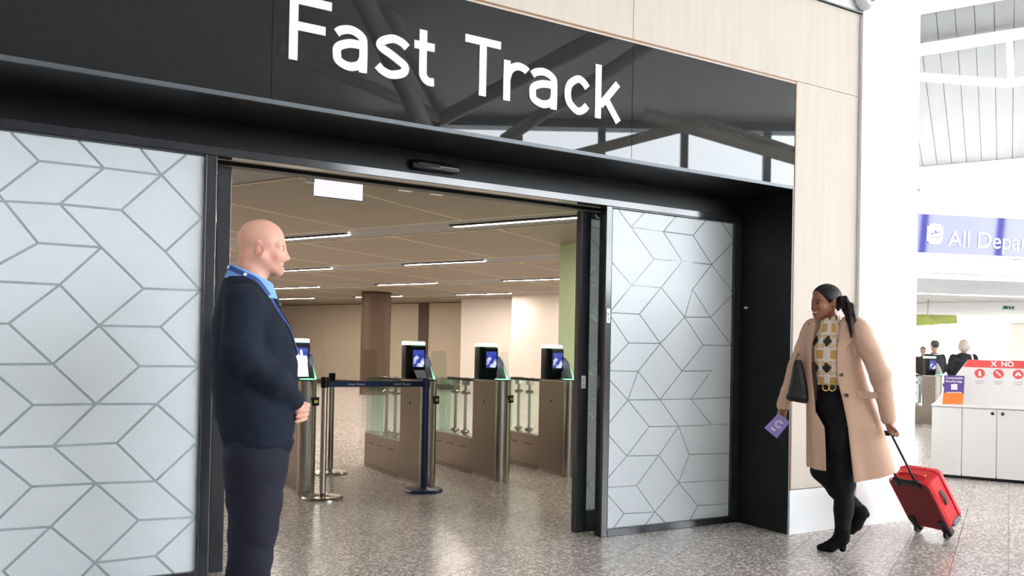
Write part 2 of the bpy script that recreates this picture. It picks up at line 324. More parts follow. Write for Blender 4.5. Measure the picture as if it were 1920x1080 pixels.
pane('window_2', 3.409, 4.630, YB, 0.0, 2.276, LINES_R, 0.0042, (0.005, 0.072, 0.009, 0.05))
pane('window_3', -4.0, -1.67, YB, 0.0, 2.276, LINES_L, 0.0062, (0.05, 0.05, 0.012, 0.062), dx=-2.3)
pane('door_1', -0.35, 0.905, YS, 0.008, 2.255, LINES_L, 0.0062, (0.06, 0.075, 0.05, 0.08), dx=-0.47)
pane('door_2', 3.255, 4.52, YS, 0.008, 2.255, LINES_R, 0.0042, (0.088, 0.06, 0.05, 0.15), dx=-0.31)
# ---- inner room shell
struct(obj('wall_inner_left', box(-5.2, -5.0, YB+0.3, 40, 0, HC), 'cream_panel'))
ce = struct(obj('ceiling', prism(bmesh.new(), [(-8, YS+0.3, HC+0.10), (-8, 44, HC+0.10), (34, 44, HC+0.10), (34, 31, HC+0.10), (7.0, YS+0.3, HC+0.10)], (0, 0, 0.1)), 'black_slot'))
BANDS = [5.36, 8.98, 12.60, 16.22, 19.72]; VJ0, VJ = -5.93, 1.80
def inside(P): return P.y > YS+0.5 and P.x > -5 and P.y < 43 and P.x < 7.0+(P.y-5.1)*1.03
def vmax(u): return min((u*CU-YS-0.32)/SU, (1.5+u*(1.03*CU-SU))/(CU+1.03*SU))
pm = {}
def gbox(name, m, par, u0, u1, v0, v1, z0, z1):
    key = (round(u1-u0, 3), round(v1-v0, 3), round(z1-z0, 3), m)
    if key not in pm:
        bm = bx(bmesh.new(), -(u1-u0)/2, (u1-u0)/2, -(v1-v0)/2, (v1-v0)/2, 0, z1-z0); me = bpy.data.meshes.new(name); bm.to_mesh(me); bm.free(); me.materials.append(MATS[m]); pm[key] = me
    return obj(name, pm[key], None, par, loc=G((u0+u1)/2, (v0+v1)/2, z0), rotz=GROT)
edges = [1.75] + BANDS + [23.3]
for k in range(len(edges)-1):
    lo = edges[k]+0.42; hi = edges[k+1]-0.38
    if k == len(edges)-2: hi = 23.4
    for j in range(-12, 9):
        v0 = VJ0+(j-4)*VJ
        if not inside(G((lo+hi)/2, v0+VJ/2)): continue
        gbox('ceiling_panel', 'ceiling_panel', ce, lo+0.006, hi-0.006, v0+0.012, v0+VJ-0.012, HC, HC+0.03)
        gbox('joint_strip', 'ceiling_joint', ce, lo+0.006, hi-0.006, v0-0.014, v0+0.014, HC-0.003, HC+0.03)
for k, ub in enumerate(BANDS):
    obj('ceiling_slot', prism(bmesh.new(), [G(ub-0.375, -26, HC+0.012), G(ub+0.415, -26, HC+0.012), G(ub+0.415, vmax(ub+0.415), HC+0.012), G(ub-0.375, vmax(ub-0.375), HC+0.012)], (0, 0, 0.04)), 'ceiling_slot', ce)
    for e in (-0.38, 0.42):
        obj('slot_edge', prism(bmesh.new(), [G(ub+e-0.012, -26, HC-0.002), G(ub+e+0.012, -26, HC-0.002), G(ub+e+0.012, vmax(ub+e+0.012), HC-0.002), G(ub+e-0.012, vmax(ub+e-0.012), HC-0.002)], (0, 0, 0.07)), 'ceiling_joint', ce)
nl = 0; LAMPS = {}
for ub in BANDS:
    for v0 in (-21.3, -17.65, -13.78, -10.03, -6.34, -2.62):
        P = G(ub, v0+0.92)
        if not inside(P) or (ub == 5.36 and v0 > -9) : continue
        lp = empty('ceiling_light', G(ub, v0+0.92, HC), GROT)
        obj('housing', bx(bx(box(-0.095, -0.025, -0.93, 0.93, -0.006, 0.011), 0.05, 0.06, -0.93, 0.93, -0.006, 0.011), -0.025, 0.05, -0.93, 0.93, 0.004, 0.011), 'black_slot', lp)
        obj('diffuser', box(-0.025, 0.05, -0.915, 0.915, -0.004, 0.004), 'lamp_strip', lp)
        nl += 1; LAMPS.setdefault(ub, []).append((v0, lp))

ORD = ['nearest the column side', 'second', 'third', 'fourth', 'fifth', 'sixth']
rows = {5.36: 'just inside the doors', 8.98: 'in the nearest grey ceiling band', 12.60: 'in the second grey ceiling band', 16.22: 'in the third ceiling band', 19.72: 'in the farthest ceiling band'}
for ub, ls in LAMPS.items():
    ls.sort(key=lambda e: -e[0])
    for k, (v0, lp) in enumerate(ls):
        tag(lp, f'white strip light {rows[ub]}, {["rightmost", "second from right", "third from right", "fourth from right", "fifth from right", "leftmost"][k]} of its row', 'ceiling light', 'strip lights of the inner ceiling')
# far wall of the inner room (on the diagonal grid), side walls
UW = 22.65
wb = struct(obj('wall_back', prism(bmesh.new(), [G(UW+0.02, -34, 0), G(UW+0.3, -34, 0), G(UW+0.3, -5.5, 0), G(UW+0.02, -5.5, 0)], (0, 0, HC+0.1)), 'black_slot'))
vv = -33.0
while vv < -14.9:
    gbox('glazed_panel', 'cream_panel', wb, UW, UW+0.02, vv+0.004, vv+2.246, 0.16, HC-0.02); vv += 2.25
gbox('upright', 'oak_dark', wb, UW-0.05, UW+0.02, -17.35, -16.95, 0.0, HC)
gbox('skirting', 'oak_dark', wb, UW-0.012, UW+0.02, -33, -14.75, 0.0, 0.155)
struct(gbox('wall_return', 'cream_white', None, 21.4, UW+0.3, -14.75, -12.3, 0, HC))
struct(gbox('wall_return_side', 'cream_white', None, 20.4, UW+0.3, -12.3, -6.0, 0, HC))
struct(obj('wall_green', box(6.9, 7.05, YS+0.3, 10.69, 0, HC+0.1), 'green_light_tint'))
struct(obj('wall_partition', prism(bmesh.new(), [(6.95, YS+0.3, 0), (7.1, YS+0.3, 0), (34.3, 31.3, 0), (34, 31.3, 0)], (0, 0, HC+0.3)), 'cream_white'))
struct(obj('wall_inner_far', box(-5.2, 5.2, 37.6, 37.9, 0, HC+0.1), 'cream_panel'))
struct(obj('wall_inner_front', box(-8, -4.0, YF+0.6, YS+0.3, 0, HC), 'cream_white'))
# ================================================================== THE HALL AROUND AND BEHIND THE CAMERA
ZR = 11.2
UE = 34.1; ZE = 8.35; SL = math.tan(math.radians(18)); UF = UE-(ZR-ZE)/SL
hr = struct(obj('ceiling_hall', prism(bmesh.new(), [(-8.2, YF+0.3, ZR+0.06), (-8.2, -37.0, ZR+0.06), (47, -5.8, ZR+0.06), G(UF, 14, ZR+0.06), G(UF, -28, ZR+0.06)], (0, 0, 0.2)), 'roof_panel'))
# sloping bay of long boards down to the eaves
zb = lambda u: ZE+(UE-u)*SL
for j in range(-16, 12):
    v0 = j*0.47
    obj('roof_board', prism(bmesh.new(), [G(UF, v0+0.01, ZR), G(UE, v0+0.01, ZE), G(UE, v0+0.46, ZE), G(UF, v0+0.46, ZR)], (0, 0, 0.04)), 'roof_board', hr)
obj('roof_backing', prism(bmesh.new(), [G(UF, -30, ZR+0.06), G(UE, -30, ZE+0.06), G(UE, 16, ZE+0.06), G(UF, 16, ZR+0.06)], (0, 0, 0.1)), 'steel_grey', hr)
for u, dz, hgt in ((UF, -0.30, 0.30), (UF+1.6, -0.34, 0.22), (UE-0.15, -0.28, 0.30)):
    z = zb(u); obj('purlin', prism(bmesh.new(), [G(u-0.12, -30, z+dz), G(u+0.12, -30, z+dz), G(u+0.12, 16, z+dz), G(u-0.12, 16, z+dz)], (0, 0, hgt)), 'roof_beam', hr)
# end wall of the hall: glazed at both levels
we = struct(empty('window_4'))
def gstrip(name, m, u0, u1, v0, v1, z0, z1, par): return obj(name, prism(bmesh.new(), [G(u0, v0, z0), G(u1, v0, z0), G(u1, v1, z0), G(u0, v1, z0)], (0, 0, z1-z0)), m, par)
gstrip('pane', 'window_glass', UE, UE+0.02, -9, 7, 0.1, ZE-0.3, we)
gstrip('light_cut_bay', 'white_plaster', UE, UE+0.2, -26, -9, 0, ZE, we); gstrip('light_cut_bay', 'white_plaster', UE, UE+0.2, 7, 16, 0, ZE, we)  # unseen solid bays, added to cut the daylight from this end
gstrip('floor_band', 'steel_white', UE-0.12, UE+0.1, -26, 16, 2.62, 3.0, we)
gstrip('sill', 'steel_grey', UE-0.05, UE+0.05, -26, 16, 0.0, 0.1, we)
for v in (-8.0, -5.2, -2.45, 0.28, 3.0, 5.7): gstrip('mullion', 'roof_beam', UE-0.12, UE+0.04, v-(0.25 if abs(v-0.28) < .1 else 0.06), v+(0.25 if abs(v-0.28) < .1 else 0.06), 0.0, ZE, we)
# window wall behind the camera: solid below, tall glazing above
KW = 35.5
def mir(x, y, K):
    P = at(x, y, K); return Vector((P.x, 2*YF-P.y, P.z))
WC = mir(960, 240, KW); WD = Vector((0.8689, 0.4945, 0)); WN = Vector((0.4945, -0.8689, 0)); ZW = 11.0; ZS = 3.9
def wq(t0, t1, z0, z1, n0, n1):
    c = Vector((WC.x, WC.y, 0)); return prism(bmesh.new(), [c+WD*t0+WN*n0+Vector((0, 0, z0)), c+WD*t1+WN*n0+Vector((0, 0, z0)), c+WD*t1+WN*n1+Vector((0, 0, z0)), c+WD*t0+WN*n1+Vector((0, 0, z0))], (0, 0, z1-z0))
wbh = struct(obj('wall_behind', wq(-34, 34, 0, ZS, 0, 0.3), 'white_plaster'))
obj('side_wall', wq(-34, -6.8, ZS, ZR, 0, 0.3), 'white_plaster', wbh); obj('side_wall', wq(30.5, 34, ZS, ZR, 0, 0.3), 'white_plaster', wbh)
ww = struct(obj('window_5', wq(-6.8, 30.5, ZS, ZW, 0.10, 0.12), 'window_glass'))
t = -6.8
while t < 31:
    obj('mullion', wq(t-0.16, t+0.16, ZS, ZW+0.3, -0.05, 0.18), 'steel_grey', ww); t += 3.55
for z in (6.6,): obj('transom', wq(-6.8, 30.5, z-0.07, z+0.07, 0.0, 0.16), 'steel_grey', ww)
obj('eaves_beam', wq(-34, 34, ZW-0.1, ZW+0.45, -0.3, 0.4), 'steel_grey', ww)
struct(obj('wall_left', box(-8.3, -8.0, -45, YF+0.3, 0, ZR+0.1), 'white_plaster'))
# steel roof struts in front of that glazing (they show in the glossy black sign)
def strut(a, b, K0, K1, r, m='roof_beam'):
    o = obj('roof_strut', tube(bmesh.new(), [mir(*a, K0), mir(*b, K1)], r, 12), m, smooth=True); return o
STR = [((1210, 215), (1600, 330), 30, 33, 0.24), ((1330, 225), (1040, 300), 30, 32, 0.20), ((1500, 285), (1290, 215), 31, 31, 0.12), ((672, -20), (795, 240), 22, 27, 0.30), ((715, -10), (830, 215), 24, 29, 0.22), ((830, 222), (1180, 40), 29, 22, 0.25), ((945, 262), (1330, 10), 30, 24, 0.22), ((830, 222), (520, 90), 29, 24, 0.2)]
rs = struct(empty('trim_5'))
for s in STR: strut(*s).parent = rs
# ================================================================== SIGN, GATES, POSTS
mat('white_letter', (0.88, 0.88, 0.88), 0.4, noise=0.01)
mat('navy', (0.012, 0.025, 0.11), 0.35, noise=0.1)
mat('navy_belt', (0.012, 0.028, 0.085), 0.7, noise=0.15, nscale=80)
mat('black_plastic', (0.008, 0.009, 0.010), 0.42, noise=0.1, spec=0.3)
mat('green_led', (0.3, 0.9, 0.5), 0.4, emit=(0.22, 1.0, 0.45), estr=2.2, noise=0.01)
mat('green_cap', (0.6, 0.9, 0.7), 0.4, emit=(0.50, 1.0, 0.68), estr=2.6, noise=0.01)
mat('grey_acrylic', (0.58, 0.58, 0.57), 0.3, noise=0.03)
mat('lavender_light', (0.8, 0.8, 0.85), 0.4, emit=(0.86, 0.82, 1.0), estr=0.95, noise=0.01)
mat('white_plastic', (0.80, 0.80, 0.80), 0.4, noise=0.02)
mat('yellow_ink', (0.55, 0.6, 0.04), 0.5, noise=0.05)
def screen_mat():
    m = bpy.data.materials.new('blue_screen'); m.use_nodes = True; nt = m.node_tree; b = nt.nodes['Principled BSDF']; N = nt.nodes; L = nt.links
    tc = N.new('ShaderNodeTexCoord'); n = N.new('ShaderNodeTexNoise'); n.inputs['Scale'].default_value = 2.2; n.inputs['Detail'].default_value = 1; L.new(tc.outputs['Generated'], n.inputs[0])
    sx = N.new('ShaderNodeSeparateXYZ'); L.new(tc.outputs['Generated'], sx.inputs[0])
    rp = N.new('ShaderNodeValToRGB'); e = rp.color_ramp.elements; e[0].position = 0.46; e[0].color = (0.03, 0.05, 0.42, 1); e[1].position = 0.60; e[1].color = (0.75, 0.78, 1.0, 1); L.new(n.outputs['Fac'], rp.inputs[0])
    gt = N.new('ShaderNodeMath'); gt.operation = 'GREATER_THAN'; gt.inputs[1].default_value = 0.78; L.new(sx.outputs['Z'], gt.inputs[0])
    mx = N.new('ShaderNodeMix'); mx.data_type = 'RGBA'; L.new(gt.outputs[0], mx.inputs['Factor']); L.new(rp.outputs[0], mx.inputs['A']); mx.inputs['B'].default_value = (0.05, 0.08, 0.45, 1)
    b.inputs['Base Color'].default_value = (0.02, 0.02, 0.03, 1); L.new(mx.outputs['Result'], b.inputs['Emission Color']); b.inputs['Emission Strength'].default_value = 0.9; b.inputs['Roughness'].default_value = 0.15
    MATS['blue_screen'] = m
screen_mat()
fs = tag(empty('fascia_sign', (1.8, YF, 2.478)), 'long glossy black sign with white lettering above the sliding doors', 'sign')
SO = Vector((1.8, YF, 2.478))
def child_world(o, par): o.location = o.location - par.location; o.parent = par; return o
for a, b in zip([-4.0, -1.27, 0.959, 3.188], [-1.27, 0.959, 3.188, 4.643]):
    obj('glass_panel', box(a+0.0015-SO.x, b-0.0015-SO.x, -0.008, 0.02, 0.0, 3.211-SO.z, 0.0008), 'black_glass', fs)
obj('carcass', box(-4.0-SO.x, 4.643-SO.x, 0.02, 0.10, 0.0, 3.211-SO.z), 'black_satin', fs)

SW = 0.044; ZB0, ZX, ZCAP = 2.694, 2.926, 3.022
def crom(pts, sub=8):
    out = []; pts = [Vector((p[0], p[1])) for p in pts]
    for i in range(len(pts)-1):
        p0, p1, p2, p3 = pts[max(i-1, 0)], pts[i], pts[i+1], pts[min(i+2, len(pts)-1)]
        for k in range(sub):
            t = k/sub; out.append(0.5*((2*p1)+(p2-p0)*t+(2*p0-5*p1+4*p2-p3)*t*t+(3*p1-p0-3*p2+p3)*t**3))
    out.append(pts[-1]); return out
def stroke(bm, pts, w, y, curve=True):
    pts = crom(pts) if curve and len(pts) > 2 else [Vector((p[0], p[1])) for p in pts]; L_ = []; R_ = []
    for i, p in enumerate(pts):
        t = (pts[min(i+1, len(pts)-1)]-pts[max(i-1, 0)]).normalized(); n = Vector((-t.y, t.x))*w/2; L_.append(p+n); R_.append(p-n)
    for i in range(len(pts)-1):
        prism(bm, [(q.x-SO.x, y, q.y-SO.z) for q in (L_[i], R_[i], R_[i+1], L_[i+1])], (0, 0.006, 0))
def letter(strokes):
    bm = bmesh.new()
    for k, (pts, cv) in enumerate(strokes): stroke(bm, pts, SW, -0.0145-0.0002*k, cv)
    obj('letter', bm, 'white_letter', fs)
S2 = SW/2
def gly(ch, a, b):
    m = (a+b)/2; w = b-a; mz = (ZB0+ZX)/2
    if ch == 'F': return [([(a+S2, ZB0), (a+S2, ZCAP)], 0), ([(a, ZCAP-S2), (b, ZCAP-S2)], 0), ([(a, 2.868), (b-0.03, 2.868)], 0)]
    if ch == 'T': return [([(a, ZCAP-S2), (b, ZCAP-S2)], 0), ([(m, ZB0), (m, ZCAP)], 0)]
    if ch == 'a': return [([(b-S2, ZB0), (b-S2, ZX-0.085), (b-S2-0.012, ZX-0.045), (m+0.006, ZX-S2), (a+0.045, ZX-S2-0.010), (a+0.018, ZX-0.052)], 1), ([(b-S2, ZB0+0.140), (m, ZB0+0.140), (a+S2+0.008, ZB0+0.112), (a+S2, ZB0+0.072), (a+S2+0.012, ZB0+0.038), (m-0.004, ZB0+S2-0.002), (b-S2-0.02, ZB0+0.038), (b-S2, ZB0+0.075)], 1)]
    if ch == 's': return [([(b-0.014, ZX-0.052), (b-0.045, ZX-S2-0.008), (m, ZX-S2+0.002), (a+S2+0.014, ZX-0.045), (a+S2+0.006, ZX-0.075), (m-0.012, mz+0.012), (m+0.028, mz-0.010), (b-S2-0.004, ZB0+0.078), (b-S2-0.012, ZB0+0.042), (m-0.004, ZB0+S2-0.002), (a+0.042, ZB0+S2+0.010), (a+0.012, ZB0+0.056)], 1)]
    if ch == 't': return [([(a+0.052, 2.990), (a+0.052, ZB0+0.095), (a+0.056, ZB0+0.048), (a+0.082, ZB0+S2), (b, ZB0+S2)], 1), ([(a, ZX-S2), (b, ZX-S2)], 0)]
    if ch == 'r': return [([(a+S2, ZB0), (a+S2, ZX)], 0), ([(a+S2, ZX-0.105), (a+S2+0.022, ZX-0.050), (a+0.092, ZX-S2), (b-0.022, ZX-S2-0.008), (b-0.006, ZX-0.042)], 1)]
    if ch == 'c': return [([(b-0.010, ZX-0.062), (b-0.040, ZX-S2-0.010), (m+0.006, ZX-S2+0.002), (a+S2+0.016, ZX-0.058), (a+S2, mz), (a+S2+0.016, ZB0+0.058), (m+0.006, ZB0+S2-0.002), (b-0.040, ZB0+S2+0.010), (b-0.010, ZB0+0.062)], 1)]
    if ch == 'k': return [([(a+S2, ZB0), (a+S2, ZCAP)], 0), ([(b-0.034, ZX+0.003), (a+SW*0.9, ZB0+0.082)], 0), ([(a+0.078, ZB0+0.128), (b-0.026, ZB0-0.002)], 0)]
for ch, a, b in [('F', 1.040, 1.254), ('a', 1.264, 1.448), ('s', 1.493, 1.684), ('t', 1.711, 1.830), ('T', 2.015, 2.241), ('r', 2.262, 2.424), ('a', 2.435, 2.625), ('c', 2.679, 2.852), ('k', 2.901, 3.104)]: letter(gly(ch, a, b))
# door sensor
ds = tag(empty('door_sensor', (2.058, YB-0.012, 2.375)), 'black rounded motion sensor above the open doorway', 'sensor')
obj('housing', box(-0.16, 0.16, -0.055, -0.001, -0.030, 0.030, 0.022), 'black_gloss', ds, smooth=True)
obj('lens', box(-0.12, 0.02, -0.058, -0.050, -0.012, 0.008, 0.003), 'black_plastic', ds)
for n, x, y, z, w, h, lb in (('door_sticker', 3.30, YS-0.022, 1.058, 0.036, 0.088, 'small white sticker on the edge of the right sliding door'), ('door_sticker', 3.385, YB-0.025, 1.52, 0.032, 0.098, 'white safety sticker on the post beside the right frosted panel')):
    s = tag(obj(n, box(x-w/2, x+w/2, y-0.0015, y-0.0005, z-h/2, z+h/2), 'white_plastic'), lb, 'sticker')
    for q in (0.012, -0.022): obj('print_mark', tube(bmesh.new(), [(x-0.008, y-0.002, z+q+0.01), (x+0.006, y-0.002, z+q), (x-0.006, y-0.002, z+q-0.012)], 0.0022, 6), 'black_plastic', s)
s = tag(obj('wall_tag', box(XR-0.0175, XR-0.0165, 4.55, 4.585, 1.62, 1.636), 'white_plastic'), 'tiny white tag on the black side of the opening', 'tag')
# ---- card gates
GLOC = None
def egate(name, label, loc, rotz, extra=False, cat='gate', group='automatic card gates'):
    g = tag(empty(name, loc, rotz), label, cat, group)
    pts = [(0.075, 0.58), (0.075, 0.075)] + [(0.075*math.cos(a), 0.075-0.075*math.sin(a)) for a in np.linspace(0.12, math.pi-0.12, 15)] + [(-0.075, 0.075), (-0.075, 0.58)]
    obj('front_column', prism(bmesh.new(), [(x, y, 0.0) for x, y in pts], (0, 0, 0.978)), 'stainless', g, smooth=True)
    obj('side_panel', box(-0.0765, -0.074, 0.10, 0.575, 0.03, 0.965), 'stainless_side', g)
    obj('top_plate', prism(bmesh.new(), [(x*1.02, y, 0.978) for x, y in pts], (0, 0, 0.010)), 'black_plastic', g)
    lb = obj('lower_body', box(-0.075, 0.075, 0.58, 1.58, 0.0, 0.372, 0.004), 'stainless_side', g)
    for y0 in (0.72, 1.02, 1.30): obj('vent_slot', box(-0.0765, -0.0745, y0, y0+0.17, 0.262, 0.270), 'black_plastic', lb)
    obj('plinth_gap', box(-0.0762, -0.0745, 0.585, 1.575, 0.035, 0.040), 'black_plastic', lb)
    obj('ledge', box(-0.078, 0.078, 0.58, 1.585, 0.366, 0.376), 'stainless', lb)
    for x in (-0.062, 0.062): obj('glass_side', box(x-0.004, x+0.004, 0.585, 1.57, 0.376, 0.955), 'glass', g)
    obj('glass_end', box(-0.066, 0.066, 1.555, 1.570, 0.376, 0.962), 'glass_green', g)
    obj('glass_end', box(-0.066, 0.066, 1.40, 1.412, 0.376, 0.962), 'glass_green', g)
    obj('handrail', box(-0.035, 0.035, 0.55, 1.30, 0.948, 0.978, 0.006), 'black_plastic', g)
    for yy in (0.90, 1.14):
        pv = obj('pivot_post', lathe(bmesh.new(), [(0.017, 0.376), (0.017, 0.985)], (0, yy, 0), 14), 'chrome', g, smooth=True)
        for z in (0.385, 0.80): obj('collar', lathe(bmesh.new(), [(0.03, z), (0.05, z+0.012), (0.05, z+0.03), (0.02, z+0.045)], (0, yy, 0), 16), 'stainless', pv, smooth=True)
        obj('bracket', box(-0.03, 0.03, yy-0.04, yy+0.04, 0.90, 0.985, 0.006), 'chrome', pv)
    bm = bmesh.new(); prism(bm, [(-0.11, 1.08, 0.42), (-0.11, 1.60, 0.42), (-0.11, 1.60, 1.20), (-0.11, 1.56, 1.26), (-0.11, 1.24, 1.26), (-0.11, 1.19, 1.23)], (0.010, 0, 0)); obj('gate_leaf', bm, 'glass', g)
    kb = obj('reader_tower', box(-0.10, 0.10, 0.40, 0.52, 0.988, 1.318, 0.012), 'black_plastic', g, smooth=True)
    obj('status_light', box(-0.102, 0.102, 0.398, 0.522, 1.306, 1.345, 0.012), 'green_cap', kb, smooth=True)
    obj('screen_bezel', box(-0.055, 0.097, 0.372, 0.405, 1.065, 1.30, 0.008), 'black_plastic', kb)
    obj('screen', box(-0.038, 0.078, 0.3705, 0.3725, 1.10, 1.262), 'blue_screen', kb)
    sh = obj('reader_shield', prism(bmesh.new(), [(0.088, 0.50, 1.235), (0.088, 0.34, 1.215), (0.088, 0.26, 1.16), (0.088, 0.15, 0.99), (0.088, 0.50, 0.99)], (0.008, 0, 0)), 'grey_acrylic', g)
    obj('shield_light', prism(bmesh.new(), [(0.087, 0.236, 1.115), (0.087, 0.225, 1.10), (0.087, 0.148, 0.989), (0.087, 0.172, 0.989)], (0.010, 0, 0)), 'green_led', sh)
    obj('reader_plate', box(-0.05, 0.06, 0.05, 0.16, 0.988, 0.994), 'green_led' if not extra else 'white_plastic', g)
    if extra: obj('document_tray', prism(bmesh.new(), [(-0.02, 0.30, 0.995), (0.085, 0.30, 0.995), (0.075, 0.36, 1.07), (-0.03, 0.36, 1.07)], (0, 0.012, 0)), 'white_plastic', g)
    tg = obj('lane_marker', prism(bmesh.new(), [(0.005, -0.004, 0.84), (0.085, 0.02, 0.84), (0.085, 0.02, 0.765), (0.03, -0.004, 0.765)], (0, 0.012, 0)), 'black_plastic', g)
    obj('marker_print', box(0.036, 0.07, -0.004+0.005, 0.012, 0.79, 0.815), 'yellow_ink', tg)
    obj('indicator', lathe(bmesh.new(), [(0.013, 0), (0.013, 0.004)], (-0.0765, 0.33, 0.76), 12, Matrix.Rotation(-math.pi/2, 3, 'Y')), 'black_plastic', g)
    return g
egate('card_gate', 'steel card gate partly hidden behind the man in navy', (2.01, 7.0, 0), 0)
egate('card_gate', 'steel card gate behind the blue post, with a white document tray', (3.145, 7.0, 0), 0, True)
egate('card_gate', 'steel card gate in the middle with full round front and green light', (3.94, 7.0, 0), 0)
egate('card_gate', 'steel card gate nearest the right sliding door', (4.735, 7.0, 0), 0)
egate('card_gate', 'grey card gate in the hall behind the white desk', (14.78, 9.55, 0), math.radians(-28))
# ---- queue posts
def stanchion(name, label, x, y, m, rb, rp, hz, cap):
    g = tag(empty(name, (x, y, 0)), label, 'post')
    obj('base', lathe(bmesh.new(), [(rb, 0), (rb, 0.012), (rb*0.93, 0.026), (rp+0.02, 0.036), (rp+0.004, 0.05)], seg=40), m, g, smooth=True)
    obj('pole', lathe(bmesh.new(), [(rp, 0.03), (rp, hz-0.08)], seg=24), m, g, smooth=True)
    hd = obj('belt_head', lathe(bmesh.new(), [(rp+0.004, hz-0.09), (rp+0.007, hz-0.085), (rp+0.007, hz-0.004), (rp, hz)], seg=24), cap, g, smooth=True)
    return g, hd
sa, ha = stanchion('queue_post', 'stainless queue post with wide round base, in front of its twin', 2.081, 6.818, 'stainless', 0.172, 0.027, 1.02, 'black_plastic')
sb, hb = stanchion('queue_post', 'stainless queue post standing behind the other, near the gates', 2.565, 8.167, 'stainless', 0.172, 0.027, 1.015, 'black_plastic')
sc, hc_ = stanchion('queue_post', 'dark blue queue post holding the end of the belt', 3.007, 6.827, 'navy', 0.17, 0.031, 1.012, 'navy')
bl = obj('belt', box(0.03, 0.90, -0.001, 0.001, 0.935, 0.985), 'navy_belt', sa)
for k, x in enumerate((0.20, 0.62)):
    me = text_mesh('Bristol  Airport', 0.024, 0.0006); o = obj('belt_print', me, 'white_letter', bl); o.location = (x, -0.0016, 0.951); o.rotation_euler = (math.pi/2, 0, 0)
    obj('belt_mark', prism(bmesh.new(), [(x+0.082, -0.0017, 0.955), (x+0.088, -0.0017, 0.955), (x+0.0865, -0.0017, 0.976), (x+0.0835, -0.0017, 0.976)], (0, 0.0006, 0)), 'white_letter', bl)
# ---- things hanging inside
ex = tag(empty('hanging_sign', (1.967, 6.2, 2.41)), 'backlit pale sign box hanging just inside the doorway', 'sign')
obj('light_face', box(-0.19, 0.19, -0.012, 0.012, 0.004, 0.150, 0.003), 'lavender_light', ex)
obj('frame', bx(box(-0.194, 0.194, -0.010, 0.014, -0.004, 0.004), -0.194, 0.194, -0.010, 0.014, 0.150, 0.157), 'grey_metal', ex)
obj('bracket', box(-0.255, -0.194, -0.02, 0.02, 0.10, 0.505), 'white_plastic', ex)
for u, v, lb in ((6.656, -5.305, 'left of two small white ceiling detectors near the door header'), (6.954, -5.133, 'right of two small white ceiling detectors near the door header')):
    d = tag(empty('ceiling_detector', G(u, v, HC)), lb, 'detector', 'ceiling detectors'); obj('casing', box(-0.07, 0.07, -0.04, 0.04, -0.03, 0.0, 0.006), 'white_plastic', d)
cl = struct(obj('column', lathe(bmesh.new(), [(0.42, 0), (0.42, HC+0.02)], (8.29, 22.43, 0), 48), 'oak_brown', smooth=True))
obj('shadow_gap', lathe(bmesh.new(), [(0.422, HC-0.06), (0.422, HC-0.03)], (8.29, 22.43, 0), 48), 'black_slot', cl)
# ================================================================== FAR SIDE OF THE HALL
mat('purple_gloss', (0.028, 0.025, 0.26), 0.04, noise=0.05)
mat('purple_print', (0.10, 0.05, 0.30), 0.5, noise=0.05)
mat('orange_card', (0.85, 0.22, 0.03), 0.5, noise=0.05)
mat('red_print', (0.80, 0.09, 0.09), 0.5, noise=0.03)
mat('desk_white', (0.84, 0.84, 0.84), 0.35, noise=0.01)
mat('grey_ink', (0.55, 0.55, 0.55), 0.5, noise=0.05)
mat('green_sign', (0.02, 0.16, 0.09), 0.4, noise=0.05)
mat('leaf_banner', (0.30, 0.33, 0.04), 0.5, noise=0.6, nscale=4)
mat('beige_band', (0.72, 0.69, 0.65), 0.6, noise=0.02)
mat('black_knob', (0.02, 0.02, 0.02), 0.3, noise=0.05)
mat('yellow_paint', (0.6, 0.5, 0.06), 0.6, noise=0.1)
def hit(x, y, P0, N):
    o = Vector((0, 0, H)); d = at(x, y, 1.0)-o; return o + d*((Vector(P0)-o).dot(N)/d.dot(N))
UN = Vector((SU, CU, 0))
def at_u(x, y, u): return hit(x, y, G(u, 0), UN)
def pxpoly(pts, f, vec): return prism(bmesh.new(), [f(*q) for q in pts], vec)
# ---- balcony front, sign band, lower ceiling
BD = Vector((0.94, -0.34, 0)).normalized(); BN = Vector((BD.y, -BD.x, 0))     # BN points to the camera side
BP = at(1820, 555, 17.2)
if BN.dot(Vector((0, 0, H))-BP) < 0: BN = -BN
fb = lambda x, y: hit(x, y, BP, BN)
zc = BP.z
bh = struct(obj('wall_balcony', prism(bmesh.new(), [Vector((BP.x, BP.y, zc))+BD*t+n for t, n in ((-6, Vector()), (9, Vector()), (9, -BN*0.3), (-6, -BN*0.3))], (0, 0, 3.07-zc)), 'beige_band'))
obj('coping', prism(bmesh.new(), [Vector((BP.x, BP.y, 3.07))+BD*t+n for t, n in ((-6, BN*0.03), (9, BN*0.03), (9, -BN*0.33), (-6, -BN*0.33))], (0, 0, 0.05)), 'grey_metal', bh)
obj('balustrade_glass', prism(bmesh.new(), [Vector((BP.x, BP.y, 3.12))+BD*t+n for t, n in ((-6, -BN*0.12), (9, -BN*0.12), (9, -BN*0.135), (-6, -BN*0.135))], (0, 0, 0.32)), 'glass', bh)
lc = struct(obj('ceiling_lower', prism(bmesh.new(), [Vector((BP.x, BP.y, zc+0.03))+BD*-6, Vector((BP.x, BP.y, zc+0.03))+BD*9, G(UE, 9, zc+0.03), G(UE, -12, zc+0.03)], (0, 0, 0.3)), 'white_plaster'))
P0 = Vector((BP.x, BP.y, 0)); u0 = P0.dot(UN)
for k in range(16):
    u = u0+0.8+k*0.95
    obj('ceiling_plank', prism(bmesh.new(), [G(u-0.46, -9, zc), G(u+0.46, -9, zc), G(u+0.46, 6, zc), G(u-0.46, 6, zc)], (0, 0, 0.03)), 'white_plaster', lc) if u+0.46 < UE-0.2 and k > 1 else None
